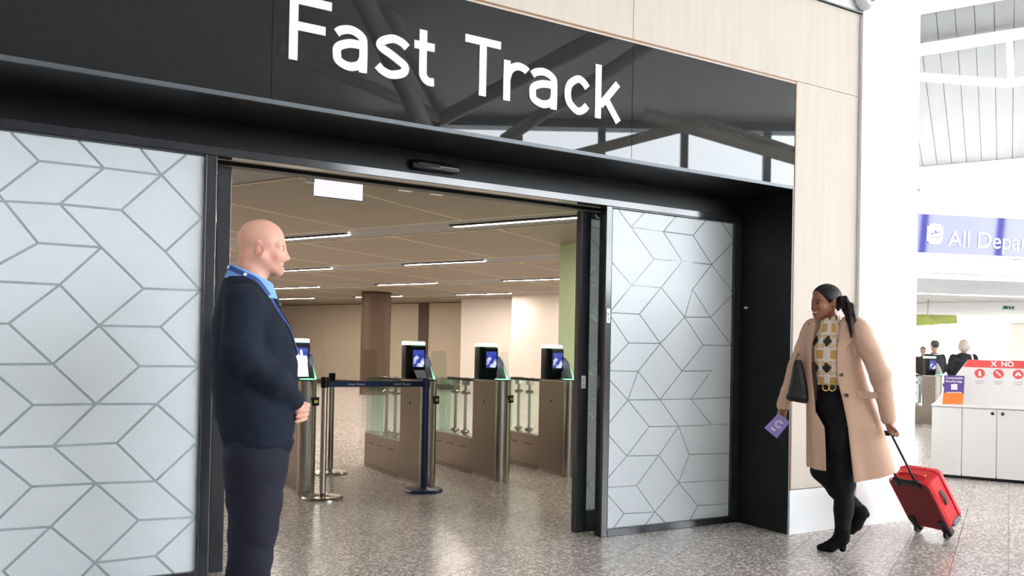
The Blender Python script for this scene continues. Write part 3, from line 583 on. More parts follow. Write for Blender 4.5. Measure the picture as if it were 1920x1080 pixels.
# sign band, leaning forward a little
T = Vector((0, 0, 1)) ; lean = BN*0.045
sg = tag(empty('departures_sign', fb(1820, 481)+BN*0.25), 'purple hanging sign lettered All Departures with an aeroplane icon', 'sign')
so = sg.location.copy()
z0, z1 = fb(1820, 481).z, fb(1820, 411).z
def sp(t, z): return Vector((P0.x, P0.y, 0))+BD*t+BN*0.25+lean*((z-z0)/(z1-z0))+Vector((0, 0, z))-so
obj('panel', prism(bmesh.new(), [sp(-4, z0), sp(6, z0), sp(6, z1), sp(-4, z1)], -BN*0.08), 'purple_gloss', sg)
obj('top_casing', prism(bmesh.new(), [sp(-4, z1), sp(6, z1), sp(6, z1+0.34), sp(-4, z1+0.34)], -BN*0.5), 'white_paint', sg)
obj('bottom_casing', prism(bmesh.new(), [sp(-4, z0-0.05)+BN*0.02, sp(6, z0-0.05)+BN*0.02, sp(6, z0)+BN*0.02, sp(-4, z0)+BN*0.02], -BN*0.12), 'white_paint', sg)
for t in (-3.5, 5.5): obj('hanger', prism(bmesh.new(), [sp(t, z1+0.3)-BN*0.2, sp(t+0.05, z1+0.3)-BN*0.2, sp(t+0.05, ZR)-BN*0.2, sp(t, ZR)-BN*0.2], -BN*0.05), 'steel_white', sg)
def on_sign(o, x, y, sx=1.0):
    q = hit(x, y, BP+BN*0.25, BN); t = (q-P0).dot(BD); p = sp(t, q.z)+BN*0.004
    Zs = (Vector((0, 0, z1-z0))+lean).normalized(); Ys = BN
    Nn = BD.cross(Zs).normalized(); p = p+Nn*0.004
    o.matrix_local = Matrix.Translation(p) @ Matrix(((BD.x, Zs.x, Nn.x), (BD.y, Zs.y, Nn.y), (BD.z, Zs.z, Nn.z))).to_4x4()
if BD.dot(R3) < 0: BD = -BD
def islands(me):
    bm = bmesh.new(); bm.from_mesh(me); left = set(bm.faces); out = []
    while left:
        st = [left.pop()]; comp = list(st)
        while st:
            f = st.pop()
            for e in f.edges:
                for g in e.link_faces:
                    if g in left: left.discard(g); st.append(g); comp.append(g)
        b2 = bmesh.new(); mp = {}
        for f in comp:
            b2.faces.new([mp.setdefault(v, None) or mp.__setitem__(v, b2.verts.new(v.co)) or mp[v] for v in f.verts])
        out.append(b2)
    bm.free(); return out
for b2 in islands(text_mesh('All Departures', 0.47, 0.006, 0.0)):
    o = obj('letter', b2, 'white_letter', sg); on_sign(o, 1776, 462)
bm = bmesh.new(); bx(bm, -0.18, 0.18, -0.20, 0.20, 0, 0.004); bmesh.ops.bevel(bm, geom=[e for e in bm.edges if abs((e.verts[0].co-e.verts[1].co).z) > 0.002], offset=0.05, segments=5, affect='EDGES')
ic = obj('icon_tile', bm, 'white_letter', sg); on_sign(ic, 1751, 439)
pl = obj('aeroplane_mark', prism(bmesh.new(), [(-0.10, 0.00, 0.005), (-0.085, 0.012, 0.005), (0.0, 0.02, 0.005), (-0.02, 0.075, 0.005), (0.01, 0.07, 0.005), (0.05, 0.03, 0.005), (0.10, 0.055, 0.005), (0.125, 0.05, 0.005), (0.115, 0.035, 0.005), (-0.08, -0.012, 0.005)], (0, 0, 0.004)), 'purple_print', ic)
obj('ground_mark', box(-0.10, 0.11, -0.075, -0.062, 0.004, 0.008), 'purple_print', ic)
for i in range(6): obj('trolley_seat', None, None) if False else None
# ---- roof trusses near the top right corner
def truss(label, segs):
    t = tag(empty('roof_truss', at(1893, 110, 14)), label, 'truss'); o0 = t.location.copy()
    for a, Da, b, Db, r in segs: obj('tube', tube(bmesh.new(), [at(*a, Da)-o0, at(*b, Db)-o0], r, 14), 'steel_white', t, smooth=True)
    return t
truss('white tubular steel truss frame under the roof at top right', [((1620, 118), 15.5, (1893, 72), 14, 0.055), ((1893, 72), 14, (2060, 40), 13, 0.055), ((1620, 136), 15.5, (1896, 157), 14, 0.075), ((1896, 157), 14, (2060, 120), 13, 0.075), ((1893, 72), 14, (1896, 157), 14, 0.05), ((1620, 118), 15.5, (1620, 136), 15.5, 0.05)])
# ---- white desk with its notice board
U0 = 10.069; VL, VR = -0.72, 1.35
dk = tag(empty('white_desk', G(U0, 0, 0), GROT), 'white counter desk with cupboard doors and black knobs', 'desk')
def lb(x0, x1, y0, y1, z0, z1, b=0.0): return box(x0, x1, y0, y1, z0, z1, b)
obj('carcass', lb(0.02, 0.55, -VR, -VL, 0.06, 0.765), 'desk_white', dk)
obj('plinth', lb(0.04, 0.53, -VR, -VL-0.01, 0.0, 0.06), 'black_plastic', dk)
obj('worktop', lb(-0.012, 0.56, -VR, -VL+0.005, 0.765, 0.786, 0.003), 'desk_white', dk)
for a, b, kn in ((-0.717, -0.43, None), (-0.43, -0.11, -0.149), (-0.11, 0.42, -0.057), (0.42, 0.88, None)):
    d = obj('door', lb(0.0, 0.02, -b+0.003, -a-0.003, 0.035, 0.758, 0.002), 'desk_white', dk)
    if kn is not None: obj('knob', lathe(bmesh.new(), [(0.017, 0), (0.017, 0.010), (0.010, 0.014)], (0.0, -kn, 0.713), 16, Matrix.Rotation(-math.pi/2, 3, 'Y')), 'black_knob', d, smooth=True)
UBD = U0+0.42
fu = lambda x, y: at_u(x, y, UBD)
nb = tag(empty('notice_board', fu(1815, 750)), 'white slanted notice board with red header reading NO, on the desk', 'board'); no = nb.location.copy()
def nbp(pts, off, th, name, m, par=None):
    return obj(name, prism(bmesh.new(), [fu(*q)-no-UN*off for q in pts], UN*th), m, par or nb)
zt = 0.786
bl_ = fu(1752, 768); 
base_pts = [fu(1815, 674), fu(2010, 679)]
pl_ = [fu(1815, 674), fu(2010, 679), fu(2010, 760), fu(1752, 760), fu(1762, 742), fu(1790, 706)]
for q in pl_:
    if q.z < 0.85 and q is not pl_[4]: q.z = 0.786
obj('panel', prism(bmesh.new(), [q-no for q in pl_], UN*0.03), 'desk_white', nb)
nbp([(1815, 674), (2010, 679), (2010, 694), (1806, 688)], 0.002, 0.002, 'red_header', 'red_print')
def plate_text(s, x, y, size, m, par, off=0.005, f=fu, bold=0.0):
    o = obj('print', text_mesh(s, size, 0.001, bold), m, par); p = f(x, y)-no-UN*off
    V_ = Vector((CU, -SU, 0)); o.matrix_local = Matrix.Translation(p) @ Matrix(((V_.x, 0, -UN.x), (V_.y, 0, -UN.y), (0, 1, 0))).to_4x4(); return o
plate_text('X  NO', 1858, 686.5, 0.075, 'white_letter', nb, bold=0.003)
for k, (x, y) in enumerate(((1837, 700), (1872, 701), (1909, 702), (1946, 703))):
    c = fu(x, y)-no-UN*0.003
    dsk = obj('icon_disc', lathe(bmesh.new(), [(0.050, -0.001), (0.050, 0.001)], c, 28, Matrix.Rotation(AZ, 3, 'Z').inverted() @ Matrix.Rotation(math.pi/2, 3, 'X')), 'red_print', nb)
    V_ = Vector((CU, -SU, 0)); e = -UN*0.003
    def q2(a, b): return c+V_*a+Vector((0, 0, b))+e
    sh = [[(-0.012, -0.03), (0.012, -0.03), (0.012, 0.012), (0.005, 0.03), (-0.005, 0.03), (-0.012, 0.012)], [(-0.03, 0.022), (-0.018, 0.032), (0.03, -0.02), (0.022, -0.03)], [(-0.028, -0.02), (-0.028, 0.0), (0.0, 0.03), (0.028, 0.0), (0.028, -0.02), (0.01, -0.02), (0.0, 0.0), (-0.01, -0.02)], [(-0.02, -0.02), (-0.02, 0.02), (0.02, 0.02), (0.02, -0.02)]][k]
    obj('icon_mark', prism(bmesh.new(), [q2(*w) for w in sh], -UN*0.001), 'white_letter', dsk)
    for r_ in range(2): nbp([(x-9+r_*2, y+14+r_*4), (x+9-r_*2, y+14+r_*4), (x+9-r_*2, y+15.6+r_*4), (x-9+r_*2, y+15.6+r_*4)], 0.002, 0.001, 'caption_line', 'grey_ink')
UP = U0+0.12; fp = lambda x, y: at_u(x, y, UP)
ps = tag(empty('bag_sign', fp(1787, 757)), 'small purple sign about compostable security bags in an orange holder', 'sign'); po = ps.location.copy(); po.z = 0.786; ps.location = po
obj('orange_holder', prism(bmesh.new(), [Vector((q.x, q.y, max(q.z, 0.787)))-po for q in (fp(1767, 757.5), fp(1805, 757.5), fp(1806, 737), fp(1769, 737))], UN*0.06), 'orange_card', ps)
obj('card', prism(bmesh.new(), [fp(1769, 738)-po+UN*0.02, fp(1807, 739)-po+UN*0.02, fp(1808.5, 705)-po+UN*0.02, fp(1770, 703)-po+UN*0.02], UN*0.006), 'purple_print', ps)
no = po
for s, x, y, sz in (('Compostable', 1773.5, 710.0, 0.030), ('Security bags', 1773, 716.2, 0.030)): plate_text(s, x, y, sz, 'white_letter', ps, off=-0.018, f=fp, bold=0.0008)
obj('white_square', prism(bmesh.new(), [fp(*q)-po+UN*0.018 for q in ((1783, 731), (1795, 731), (1795, 720), (1783, 720))], UN*0.001), 'white_letter', ps)
obj('caption_line', prism(bmesh.new(), [fp(*q)-po+UN*0.018 for q in ((1774, 737), (1803, 737), (1803, 735), (1774, 735))], UN*0.001), 'white_letter', ps)
# ---- hanging emergency sign, leafy banner, lights in the lower ceiling
fe = tag(empty('emergency_sign', at(1891, 574, 20)), 'small green and white emergency exit sign hanging from the far ceiling', 'sign'); eo = fe.location.copy()
obj('plate', prism(bmesh.new(), [at(*q, 20)-eo for q in ((1880, 567), (1903, 568), (1903, 582), (1880, 581))], W3*0.03), 'white_letter', fe)
for a, b in ((1882, 1890), (1892, 1901)): obj('green_field', prism(bmesh.new(), [at(*q, 19.99)-eo for q in ((a, 570), (b, 570), (b, 579), (a, 579))], W3*0.008), 'green_sign', fe)
obj('arrow_mark', prism(bmesh.new(), [at(*q, 19.98)-eo for q in ((1894, 575), (1896.5, 572), (1899, 575), (1897.2, 575), (1897.2, 578), (1895.8, 578), (1895.8, 575))], W3*0.008), 'white_letter', fe)
tp = at(1891, 567, 20); obj('rod', tube(bmesh.new(), [tp-eo, Vector((tp.x, tp.y, zc+0.01))-eo], 0.012, 8), 'grey_metal', fe)
bn = tag(empty('leafy_banner', at(1756, 600, 18.6)), 'yellow green leafy banner panel hanging behind the pier', 'banner'); bo = bn.location.copy()
obj('board', prism(bmesh.new(), [at(*q, 18.6)-bo for q in ((1708, 589), (1793, 591), (1795, 606), (1708, 612))], W3*0.05), 'leaf_banner', bn)
obj('rod', tube(bmesh.new(), [at(1740, 592, 18.6)-bo, Vector((at(1740, 592, 18.6).x, at(1740, 592, 18.6).y, zc+0.01))-bo], 0.012, 8), 'grey_metal', bn)
obj('floor_stripe', box(0, 0.1, 0, 0.1, 0, 0.001), 'yellow_paint') if False else None
for q, m_, lb_ in (((994, 577), 'white_plastic', 'small white alarm box high on the pale inner wall'), ((989.5, 660), 'black_plastic', 'small black switch box low on the pale inner wall')):
    a_ = at_u(q[0], q[1], 21.38); b_ = at_u(q[0]+5, q[1]+9, 21.38); V_ = Vector((CU, -SU, 0)); w_ = abs((b_-a_).dot(V_))/2; h_ = abs(b_.z-a_.z)/2
    r_ = tag(empty('wall_box', (a_+b_)/2, GROT), lb_, 'box'); obj('casing', box(-0.05, 0.02, -w_, w_, -h_, h_, 0.01), m_, r_); obj('cover_slot', box(-0.053, -0.049, -w_*0.5, w_*0.5, -h_*0.2, -h_*0.1), 'grey_metal', r_)
dm = tag(empty('dome_camera', (5.325, YF-0.03, 3.965)), 'white round dome camera housing at the top of the pier', 'camera')
obj('ring', lathe(bmesh.new(), [(0.085, 0.0), (0.09, 0.04), (0.07, 0.075), (0.045, 0.08)], seg=28, rot=Matrix.Rotation(math.pi/2, 3, 'X')), 'white_plastic', dm, smooth=True)
obj('dome', lathe(bmesh.new(), [(0.045, 0.07), (0.04, 0.09), (0.025, 0.105), (0.004, 0.11)], seg=20, rot=Matrix.Rotation(math.pi/2, 3, 'X')), 'grey_metal', dm, smooth=True)
# ================================================================== PEOPLE (smooth blended volumes turned into meshes)
def cl01(x): return np.clip(x, 0, 1)
def smin(a, b, k):
    h = cl01(0.5+0.5*(b-a)/k); return b*(1-h)+a*h-k*h*(1-h)
def smax(a, b, k): return -smin(-a, -b, k)
def SPH(P, c, r): return np.sqrt(((P-np.array(c))**2).sum(1))-r
def ELL(P, c, r, rot=None):
    q = P-np.array(c, float)
    if rot is not None: q = q @ rot
    r = np.array(r, float); k0 = np.sqrt(((q/r)**2).sum(1)); k1 = np.sqrt(((q/(r*r))**2).sum(1))+1e-9
    return k0*(k0-1)/k1
def CAP(P, a, b, ra, rb):
    a = np.array(a, float); b = np.array(b, float); ba = b-a; h = cl01(((P-a) @ ba)/(ba @ ba))
    return np.sqrt((((P-a)-h[:, None]*ba)**2).sum(1))-(ra+(rb-ra)*h)
def CHAIN(P, pts, rs, k=0.01):
    d = None
    for i in range(len(pts)-1):
        e = CAP(P, pts[i], pts[i+1], rs[i], rs[i+1]); d = e if d is None else smin(d, e, k)
    return d
def BOXR(P, c, h, r, rot=None):
    q = P-np.array(c, float)
    if rot is not None: q = q @ rot
    q = np.abs(q)-(np.array(h, float)-r); return np.sqrt((np.maximum(q, 0)**2).sum(1))+np.minimum(q.max(1), 0)-r
def LOFT(P, S, grow=0.0):
    S = np.array(sorted(S), float); z = P[:, 2]
    xc = np.interp(z, S[:, 0], S[:, 1]); yc = np.interp(z, S[:, 0], S[:, 2]); rx = np.interp(z, S[:, 0], S[:, 3])+grow; ry = np.interp(z, S[:, 0], S[:, 4])+grow
    k = np.sqrt(((P[:, 0]-xc)/rx)**2+((P[:, 1]-yc)/ry)**2); d = (k-1)*np.minimum(rx, ry)
    return np.maximum(d, np.maximum(z-S[-1, 0]-grow, S[0, 0]-grow-z))
def PART(P, lo, hi, f):
    'evaluate f only inside a box'
    m = ((P >= np.array(lo)) & (P <= np.array(hi))).all(1); d = np.full(len(P), 0.25)
    if m.any(): d[m] = f(P[m])
    return d
def rotm(ax, deg): return np.array(Matrix.Rotation(math.radians(deg), 3, ax))
def sdf_mesh(name, f, lo, hi, h, colf=None):
    lo = np.array(lo, float); hi = np.array(hi, float); n = (np.ceil((hi-lo)/h/4).astype(int)+1)*4
    nc = n//4
    cc = [lo[i]+(np.arange(nc[i])*4+1.5)*h for i in range(3)]
    CG = np.stack(np.meshgrid(*cc, indexing='ij'), -1).reshape(-1, 3); dc = f(CG).reshape(nc)
    near = np.abs(dc) < 4*h*2.4
    V = np.repeat(np.repeat(np.repeat(dc, 4, 0), 4, 1), 4, 2).astype(np.float64); m = np.repeat(np.repeat(np.repeat(near, 4, 0), 4, 1), 4, 2)
    idx = np.argwhere(m); V[m] = f(lo+idx*h)
    V[0] = V[-1] = 1; V[:, 0] = V[:, -1] = 1; V[:, :, 0] = V[:, :, -1] = 1
    ins = V < 0; s = np.zeros(np.array(V.shape)-1, np.int8)
    C8 = [(a, b, c) for a in (0, 1) for b in (0, 1) for c in (0, 1)]
    sh = s.shape
    for a, b, c in C8: s += ins[a:a+sh[0], b:b+sh[1], c:c+sh[2]]
    ac = np.argwhere((s > 0) & (s < 8)); pos = np.zeros((len(ac), 3)); cnt = np.zeros(len(ac))
    for i, p in enumerate(C8):
        for q in C8[i+1:]:
            if sum(abs(p[k]-q[k]) for k in range(3)) != 1: continue
            v0 = V[ac[:, 0]+p[0], ac[:, 1]+p[1], ac[:, 2]+p[2]]; v1 = V[ac[:, 0]+q[0], ac[:, 1]+q[1], ac[:, 2]+q[2]]
            mk = (v0 < 0) != (v1 < 0); t = np.where(mk, v0/np.where(v0 == v1, 1, v0-v1), 0)
            pos += mk[:, None]*(np.array(p)+t[:, None]*(np.array(q)-np.array(p))); cnt += mk
    verts = lo+h*(ac+pos/cnt[:, None])
    vi = np.full(s.shape, -1, np.int64); vi[ac[:, 0], ac[:, 1], ac[:, 2]] = np.arange(len(ac)); F = []
    for ax in range(3):
        A = [slice(1, -1)]*3; Bq = [slice(1, -1)]*3; A[ax] = slice(0, -1); Bq[ax] = slice(1, None)
        i0 = ins[tuple(A)]; i1 = ins[tuple(Bq)]; e = np.argwhere(i0 != i1)
        fl = i0[e[:, 0], e[:, 1], e[:, 2]]; g = e.copy()
        for k in range(3):
            if k != ax: g[:, k] += 1
        b, c = [(1, 2), (2, 0), (0, 1)][ax]
        def cell(db, dc_):
            q = g.copy(); q[:, b] += db; q[:, c] += dc_; return vi[q[:, 0], q[:, 1], q[:, 2]]
        quad = np.stack([cell(-1, -1), cell(0, -1), cell(0, 0), cell(-1, 0)], 1)
        quad[~fl] = quad[~fl][:, ::-1]; F.append(quad)
    F = np.concatenate(F); F = F[(F >= 0).all(1)]
    me = bpy.data.meshes.new(name); me.vertices.add(len(verts)); me.vertices.foreach_set('co', verts.ravel())
    me.loops.add(F.size); me.loops.foreach_set('vertex_index', F.ravel().astype(np.int32))
    me.polygons.add(len(F)); me.polygons.foreach_set('loop_start', np.arange(0, F.size, 4, dtype=np.int32)); me.polygons.foreach_set('use_smooth', np.ones(len(F), bool))
    me.update(calc_edges=True); me.validate()
    if colf is not None:
        c = colf(verts); at_ = me.color_attributes.new('tint', 'FLOAT_COLOR', 'POINT'); at_.data.foreach_set('color', np.concatenate([c, np.ones((len(c), 1))], 1).ravel())
    return me
def attr_mat(name, rough, bump=0.0, bscale=300, sss=0.0):
    m = mat(name, (0.5, 0.4, 0.3), rough, bump=bump, bscale=bscale); nt = m.node_tree; a = nt.nodes.new('ShaderNodeAttribute'); a.attribute_name = 'tint'
    nt.links.new(a.outputs['Color'], nt.nodes['Principled BSDF'].inputs['Base Color'])
    if sss:
        b = nt.nodes['Principled BSDF']; b.inputs['Subsurface Weight'].default_value = sss; b.inputs['Subsurface Radius'].default_value = (0.012, 0.005, 0.003); b.inputs['Subsurface Scale'].default_value = 0.6
    return m
attr_mat('skin', 0.45, 0.05, 400, 0.12)
mat('navy_knit', (0.0085, 0.0135, 0.025), 0.85, noise=0.15, nscale=120, bump=0.25, bscale=260, spec=0.2)
mat('navy_cloth', (0.012, 0.013, 0.026), 0.8, noise=0.12, nscale=40, bump=0.15, bscale=500, spec=0.25)
mat('blue_shirt', srgb(120, 165, 232), 0.7, noise=0.05, nscale=60)
mat('lanyard_blue', (0.015, 0.05, 0.22), 0.6, noise=0.1)
mat('eye_white', (0.75, 0.73, 0.70), 0.2, noise=0.02)
mat('eye_dark', (0.02, 0.012, 0.01), 0.15, noise=0.1)
mat('teeth', (0.80, 0.78, 0.74), 0.25, noise=0.02)
mat('black_leather', (0.006, 0.006, 0.0065), 0.5, noise=0.15, nscale=60, bump=0.15, bscale=150)
mat('camel_wool', srgb(206, 170, 148), 0.9, noise=0.06, nscale=90, bump=0.2, bscale=400, spec=0.15)
mat('black_denim', (0.008, 0.008, 0.009), 0.8, noise=0.2, nscale=80, spec=0.2)
mat('suede_black', (0.006, 0.006, 0.0065), 0.9, noise=0.2, nscale=80, spec=0.15)
mat('black_hair', (0.007, 0.005, 0.0045), 0.5, noise=0.3, nscale=60, stretch=(1, 1, 0.1), spec=0.3)
mat('gold', (0.65, 0.45, 0.16), 0.25, 1.0, noise=0.05)
mat('horn_button', (0.05, 0.05, 0.055), 0.3, noise=0.2)
mat('card_clear', (0.72, 0.74, 0.78), 0.2, noise=0.03)
attr_mat('print_knit', 0.7, 0.1, 300)
def HEAD(q, chin=0.080, nose=1.0, smile=True, female=False, grin=1.0):
    w = 0.93 if female else 1.0
    d = ELL(q, (-0.008, 0, 0.148), (0.098, 0.076*w, 0.088))
    d = smin(d, ELL(q, (0.028, 0, 0.088), (0.060, 0.058*w, 0.082)), 0.03)
    for s in (-1, 1):
        d = smin(d, CAP(q, (-0.005, s*0.050*w, 0.070), (chin-0.012, s*0.014, 0.022), 0.024, 0.018), 0.03)
        d = smin(d, SPH(q, (0.063, s*0.036*w, 0.079), 0.025), 0.022)                   # cheeks
        d = smin(d, CAP(q, (0.084, s*0.012, 0.130), (0.066, s*0.050*w, 0.128), 0.010, 0.008), 0.018)   # brows
    d = smin(d, SPH(q, (chin, 0, 0.020), 0.017), 0.022)
    d = smin(d, ELL(q, (0.076, 0, 0.045), (0.020, 0.032, 0.022)), 0.015)
    for s in (-1, 1): d = smax(d, -SPH(q, (0.099, s*0.031, 0.112), 0.017), 0.014)      # eye sockets
    for s in (-1, 1): d = smin(d, ELL(q, (0.077, s*0.031, 0.108), (0.0125, 0.017, 0.0125)), 0.006)
    for s in (-1, 1): d = smax(d, -ELL(q, (0.0925, s*0.032, 0.1085), (0.010, 0.0125, 0.0042)), 0.002)
    d = smin(d, CAP(q, (0.086, 0, 0.122), (0.0935+0.012*nose, 0, 0.079), 0.009, 0.0125*nose), 0.012)
    for s in (-1, 1): d = smin(d, SPH(q, (0.095, s*0.012*nose, 0.073), 0.0095*nose), 0.008)
    if smile:
        y = q[:, 1]; bend = q.copy(); bend[:, 2] = q[:, 2]-8.0*y*y
        d = smin(d, ELL(bend, (0.090, 0, 0.0560), (0.009, 0.031, 0.0045)), 0.006)
        d = smin(d, ELL(bend, (0.086, 0, 0.0320-0.004*(grin-1)/0.35), (0.010, 0.025, 0.0055)), 0.007)
        d = smax(d, -ELL(bend, (0.100, 0, 0.0450), (0.030+0.012*(grin > 1.2), 0.031+0.006*(grin > 1.2), 0.0085*grin)), 0.003)
    for s in (-1, 1):                                                                   # ears
        e = ELL(q, (-0.012, s*0.079*w, 0.098), (0.021, 0.008, 0.034), rotm('Y', -12) @ rotm('Z', s*18))
        e = smax(e, -ELL(q, (-0.006, s*0.088*w, 0.102), (0.011, 0.008, 0.020)), 0.003); d = smin(d, e, 0.006)
    return d
def disp(P, sc, amp, seed=0.0):
    return amp*(np.sin(P[:, 0]*sc+seed+2.1*np.sin(P[:, 2]*sc*0.6+seed))*np.sin(P[:, 2]*sc*0.8+1.7*seed+1.5*np.sin(P[:, 1]*sc*0.7)))
def HANDF(P, wrist, knuck, side, curl, up, r=0.0088, L=0.078):
    'palm from wrist to knuckles plus four curling fingers; side = across the palm, curl = direction the fingers bend to'
    wrist = np.array(wrist, float); knuck = np.array(knuck, float); side = np.array(side, float); curl = np.array(curl, float); fw = knuck-wrist; fw /= np.linalg.norm(fw)
    d = CAP(P, wrist, wrist*0.4+knuck*0.6, 0.026, 0.022)
    for k in range(4):
        o = side*(k-1.5)*0.0195; ln = L*[0.92, 1.06, 1.0, 0.8][k]
        d = smin(d, CAP(P, wrist+o*0.6, knuck+o, 0.016, 0.0115), 0.012)
        a = knuck+o; b = a+(fw*(1-up)+curl*up)*ln*0.42/np.linalg.norm(fw*(1-up)+curl*up); c2 = curl*0.8-fw*0.25; c = b+c2/np.linalg.norm(c2)*ln*0.33; c3 = curl*0.3-fw*0.9; e = c+c3/np.linalg.norm(c3)*ln*0.25
        d = smin(d, CHAIN(P, [a, b, c, e], [r*1.12, r*1.05, r*0.97, r*0.85], 0.004), 0.004)
    return d
# ------------------------------------------------------------------ the man in navy
MAN = tag(empty('person', (0.814, 3.654, 0), math.radians(-12.6)), 'bald man in navy jumper and blue lanyard, hands clasped, smiling to the right', 'person')
mh_o = np.array([0.006, 0.0, 1.572])                      # chin level of the head
def mhead(P):
    q = (P-mh_o) @ rotm('Y', 3); return q
def man_body(P):
    def hd(P):
        d = HEAD(mhead(P), chin=0.076, nose=1.02, grin=1.35)
        d = smin(d, CAP(P, (-0.022, 0, 1.63), (-0.045, 0, 1.48), 0.064, 0.070), 0.03)
        return d
    d = PART(P, (-0.2, -0.16, 1.44), (0.2, 0.16, 1.9), hd)
    T = [(0.80, 0.0, 0, 0.10, 0.15), (1.0, 0, 0, 0.13, 0.16), (1.3, -0.02, 0, 0.13, 0.16), (1.45, -0.04, 0, 0.09, 0.15), (1.52, -0.045, 0, 0.05, 0.06)]
    d = smin(d, PART(P, (-0.3, -0.3, 0.7), (0.3, 0.3, 1.62), lambda P: LOFT(P, T)), 0.03)
    for s in (-1, 1):
        d = smin(d, PART(P, (-0.2, -0.4, 0.9), (0.3, 0.4, 1.56), lambda P: CHAIN(P, [(-0.05, s*0.19, 1.43), (-0.055, s*0.265, 1.225), (0.150, s*0.085, 1.03)], [0.05, 0.042, 0.028], 0.02)), 0.03)
        d = smin(d, PART(P, (-0.2, -0.3, 0.0), (0.2, 0.3, 1.0), lambda P: CHAIN(P, [(0.0, s*0.09, 0.85), (0.0, s*0.10, 0.47), (-0.03, s*0.10, 0.10)], [0.08, 0.06, 0.04], 0.03)), 0.03)
    def hands(P):
        hr_ = CHAIN(P, [(0.148, -0.078, 1.018), (0.176, -0.040, 0.992), (0.186, -0.012, 0.975)], [0.026, 0.028, 0.024], 0.01)
        hl_ = CAP(P, (0.150, 0.075, 1.005), (0.196, 0.034, 0.985), 0.026, 0.026)
        for k in range(4):
            z = 1.008-0.0195*k; x = 0.214-0.003*k; rr = [0.0092, 0.0096, 0.0092, 0.0082][k]
            hl_ = smin(hl_, CHAIN(P, [(x-0.008, 0.030, z), (x+0.004, -0.012, z-0.003), (x-0.012, -0.048, z-0.007), (x-0.040, -0.062, z-0.012)], [rr*1.15, rr*1.08, rr, rr*0.88], 0.003), 0.004)
        th = CHAIN(P, [(0.162, -0.062, 1.015), (0.190, -0.034, 1.012), (0.214, -0.008, 1.004)], [0.013, 0.0115, 0.0095], 0.005)
        th2 = CHAIN(P, [(0.17, 0.05, 1.022), (0.190, 0.012, 1.034), (0.186, -0.024, 1.034)], [0.013, 0.011, 0.0095], 0.005)
        fr = None
        for k in range(4):
            e = CHAIN(P, [(0.180-0.004*k, -0.020, 0.985-0.012*k), (0.190-0.006*k, 0.018, 0.972-0.014*k), (0.172-0.006*k, 0.045, 0.965-0.014*k)], [0.010, 0.0092, 0.008], 0.003); fr = e if fr is None else np.minimum(fr, e)
        return smin(smin(smin(hr_, fr, 0.006), hl_, 0.0015), smin(th, th2, 0.003), 0.003)
    return smin(d, PART(P, (0.06, -0.16, 0.86), (0.31, 0.16, 1.12), hands), 0.004)
def man_col(P):
    n = len(P); c = np.tile(np.array(srgb(214, 162, 143)), (n, 1)); q = mhead(P)
    def mixc(w, col): 
        c[:] = c*(1-w[:, None])+np.array(srgb(*col))*w[:, None]
    g = lambda p, r: np.exp(-(((q-np.array(p))/np.array(r))**2).sum(1))
    for s in (-1, 1):
        mixc(0.55*g((0.06, s*0.05, 0.075), (0.04, 0.03, 0.03)), (224, 150, 138)); mixc(0.6*g((-0.01, s*0.085, 0.1), (0.03, 0.02, 0.04)), (216, 140, 126)); mixc(0.8*g((0.085, s*0.033, 0.127), (0.012, 0.022, 0.004)), (150, 110, 90))
    mixc(0.4*g((0.115, 0, 0.08), (0.02, 0.02, 0.02)), (222, 150, 140)); mixc(0.45*cl01((0.125-q[:, 2])/0.06)*cl01(-(q[:, 0]+0.02)/0.05), (205, 140, 118))
    y = q[:, 1]; mixc(0.8*np.exp(-(((q[:, 2]-8*y*y-0.0445)/0.012)**2))*np.exp(-(((q[:, 0]-0.09)/0.015)**2))*np.exp(-((y/0.03)**2)), (176, 98, 90))
    mixc(0.35*g((0.06, 0, 0.02), (0.04, 0.05, 0.02)), (190, 150, 135))
    return c
obj('body', sdf_mesh('body', man_body, (-0.26, -0.36, 0.02), (0.30, 0.36, 1.83), 0.0042, man_col), 'skin', MAN)
def put_head_part(name, f, lo, hi, h, m, par, to_head, org, rot):
    me = sdf_mesh(name, f, lo, hi, h); n = len(me.vertices); a = np.empty(n*3); me.vertices.foreach_get('co', a); a = a.reshape(-1, 3) @ rot.T + org; me.vertices.foreach_set('co', a.ravel()); me.update(); return obj(name, me, m, par)
def eyes_teeth(par, rot, org, sc=1.0, wide=0.026):
    R_ = rot*sc
    for s in (-1, 1):
        ey = put_head_part('eye', lambda P: SPH(P, (0.0772, s*0.031, 0.1095), 0.0118), (0.06, s*0.031-0.018, 0.09), (0.10, s*0.031+0.018, 0.13), 0.0018, 'eye_white', par, None, org, R_)
        put_head_part('iris', lambda P: np.maximum(SPH(P, (0.0772, s*0.031, 0.1095), 0.0122), SPH(P, (0.0892, s*0.031, 0.1090), 0.0088)), (0.078, s*0.031-0.01, 0.1), (0.10, s*0.031+0.01, 0.12), 0.0010, 'eye_dark', ey, None, org, R_)
    def tf(P):
        b = P.copy(); b[:, 2] = P[:, 2]-8.0*P[:, 1]**2; return ELL(b, (0.0815, 0, 0.0485), (0.0125, wide, 0.0060))
    put_head_part('teeth', tf, (0.05, -0.04, 0.03), (0.10, 0.04, 0.075), 0.0015, 'teeth', par, None, org, R_)
eyes_teeth(MAN, rotm('Y', 3), mh_o, 1.0, 0.032)
